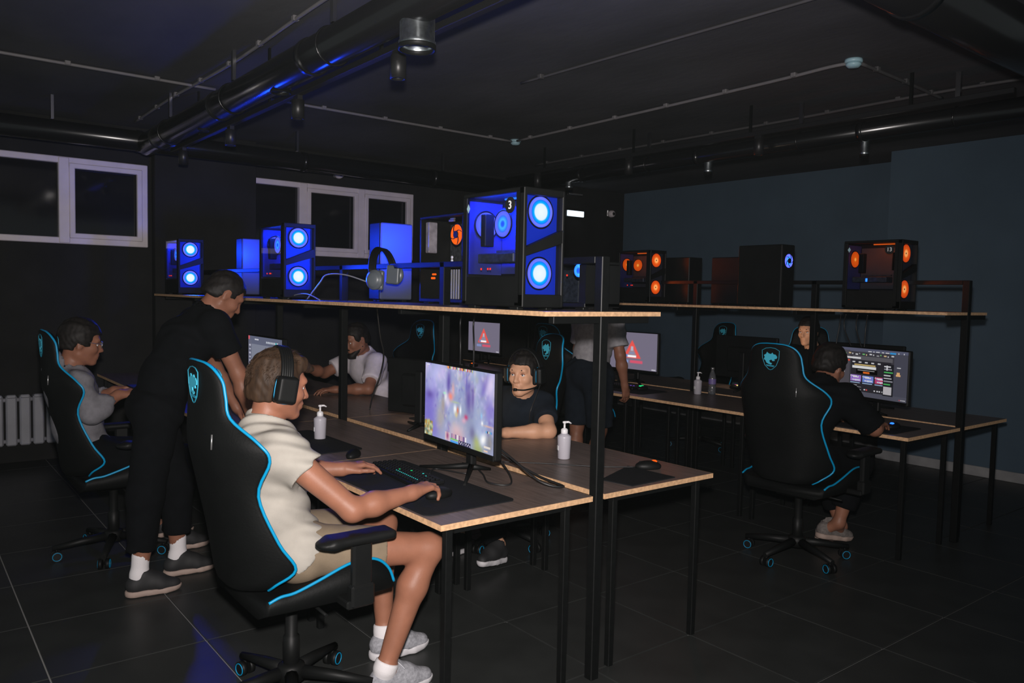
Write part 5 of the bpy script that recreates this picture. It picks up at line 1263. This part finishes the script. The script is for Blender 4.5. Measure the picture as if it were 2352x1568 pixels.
    p.hair(p.root, p.loc, 'hairdark', .010, .008, -.05, seed=7); shirt(p, 'greyshirt', .020, .75, neck_r=.062, fold=.004); trousers(p, 'navy', .95, .03, fold=.003)
    for q in 'RL': p.shoe(p.root, p.loc, J['heel'+q], J['toe'+q], 'shoeblack', 'soletan', J['an'+q], None, vox=.008, white=False)
    # 7. hunched player at the rear bench
    J = dict(pel=(4.24, 2.62, .60), belly=(4.26, 2.62, .77), chest=(4.33, 2.60, .93), neck=(4.42, 2.59, 1.045), head=(4.51, 2.60, 1.145), hf=(.86, -.10, -.35), hu=(.35, 0, .9),
             shL=(4.40, 2.76, .985), shR=(4.38, 2.42, .985), elL=(4.60, 2.84, .79), wrL=(4.82, 2.80, .80), elR=(4.52, 2.31, .80), wrR=(4.72, 2.40, .798),
             hipL=(4.27, 2.71, .59), hipR=(4.27, 2.53, .59), knL=(4.70, 2.74, .55), knR=(4.70, 2.50, .55), anL=(4.72, 2.60, .12), anR=(4.62, 2.56, .17), heelL=(4.66, 2.72, 0), toeL=(4.92, 2.66, 0), heelR=(4.55, 2.66, .06), toeR=(4.80, 2.56, .02))
    p = person(J, .009, 'hunched seated player in black at the near end of the rear bench', 'skindim', {'R': dict(d=(1, .15, -.05), n=(0, 0, 1), th=(0, 1, 0)), 'L': dict(d=(1, -.15, -.05), n=(0, 0, 1), th=(0, -1, 0))})
    p.face_parts(p.root, p.loc, 1, 'hairdark'); p.hair(p.root, p.loc, 'hairdark', .016, .007, -.06, seed=8); shirt(p, 'blackcloth', .022, .95, neck_r=.062, fold=.004); trousers(p, 'blackcloth', .75, .02, name='trousers', full=True)
    for q in 'RL': p.shoe(p.root, p.loc, J['heel'+q], J['toe'+q], 'shoegreyd', 'soletan', J['an'+q], None, vox=.007, white=True)
    # 8. face over the rear bench
    J = dict(pel=(6.72, 4.03, .60), belly=(6.72, 4.03, .78), chest=(6.68, 4.02, .98), neck=(6.61, 4.00, 1.12), head=(6.52, 3.985, 1.265), hf=(-.98, -.06, -.08),
             shL=(6.64, 3.83, 1.05), shR=(6.64, 4.20, 1.05), elL=(6.48, 3.75, .83), wrL=(6.24, 3.85, .80), elR=(6.48, 4.28, .83), wrR=(6.24, 4.18, .80),
             hipL=(6.68, 3.94, .59), hipR=(6.68, 4.12, .59), knL=(6.26, 3.88, .55), knR=(6.26, 4.18, .55), anL=(6.30, 3.88, .11), anR=(6.30, 4.18, .11), heelL=(6.36, 3.88, 0), toeL=(6.10, 3.88, 0), heelR=(6.36, 4.18, 0), toeR=(6.10, 4.18, 0))
    p = person(J, .010, 'person in black seated on the wall side of the rear bench, face lit between cables', 'skinlit', {'R': dict(d=(-1, .1, 0), n=(0, 0, 1), th=(0, -1, 0)), 'L': dict(d=(-1, -.1, 0), n=(0, 0, 1), th=(0, 1, 0))})
    p.face_parts(p.root, p.loc, 1, 'hairdark'); p.hair(p.root, p.loc, 'hairdark', .012, .007, -.05, seed=9); shirt(p, 'blackcloth', .018, .9, neck_r=.062, fold=.003); trousers(p, 'blackcloth', .93, .016, name='trousers', full=True)
    for q in 'RL': p.shoe(p.root, p.loc, J['heel'+q], J['toe'+q], 'shoeblack', 'soletan', J['an'+q], None, vox=.009, white=False)
# pale headset hanging from the rack's rail
F_ = frame((.25, -.95, 0.05), (.12, .05, 1)); headset((2.12, 3.82, 1.630), np.array([unit((.45, -.85, -.2)), unit((.85, .45, .15)), unit((-.1, .15, 1))]), 'pale grey headset hanging on the rack before the smooth lit computer', 'cups', None, sc=1.05, rnd_=True)
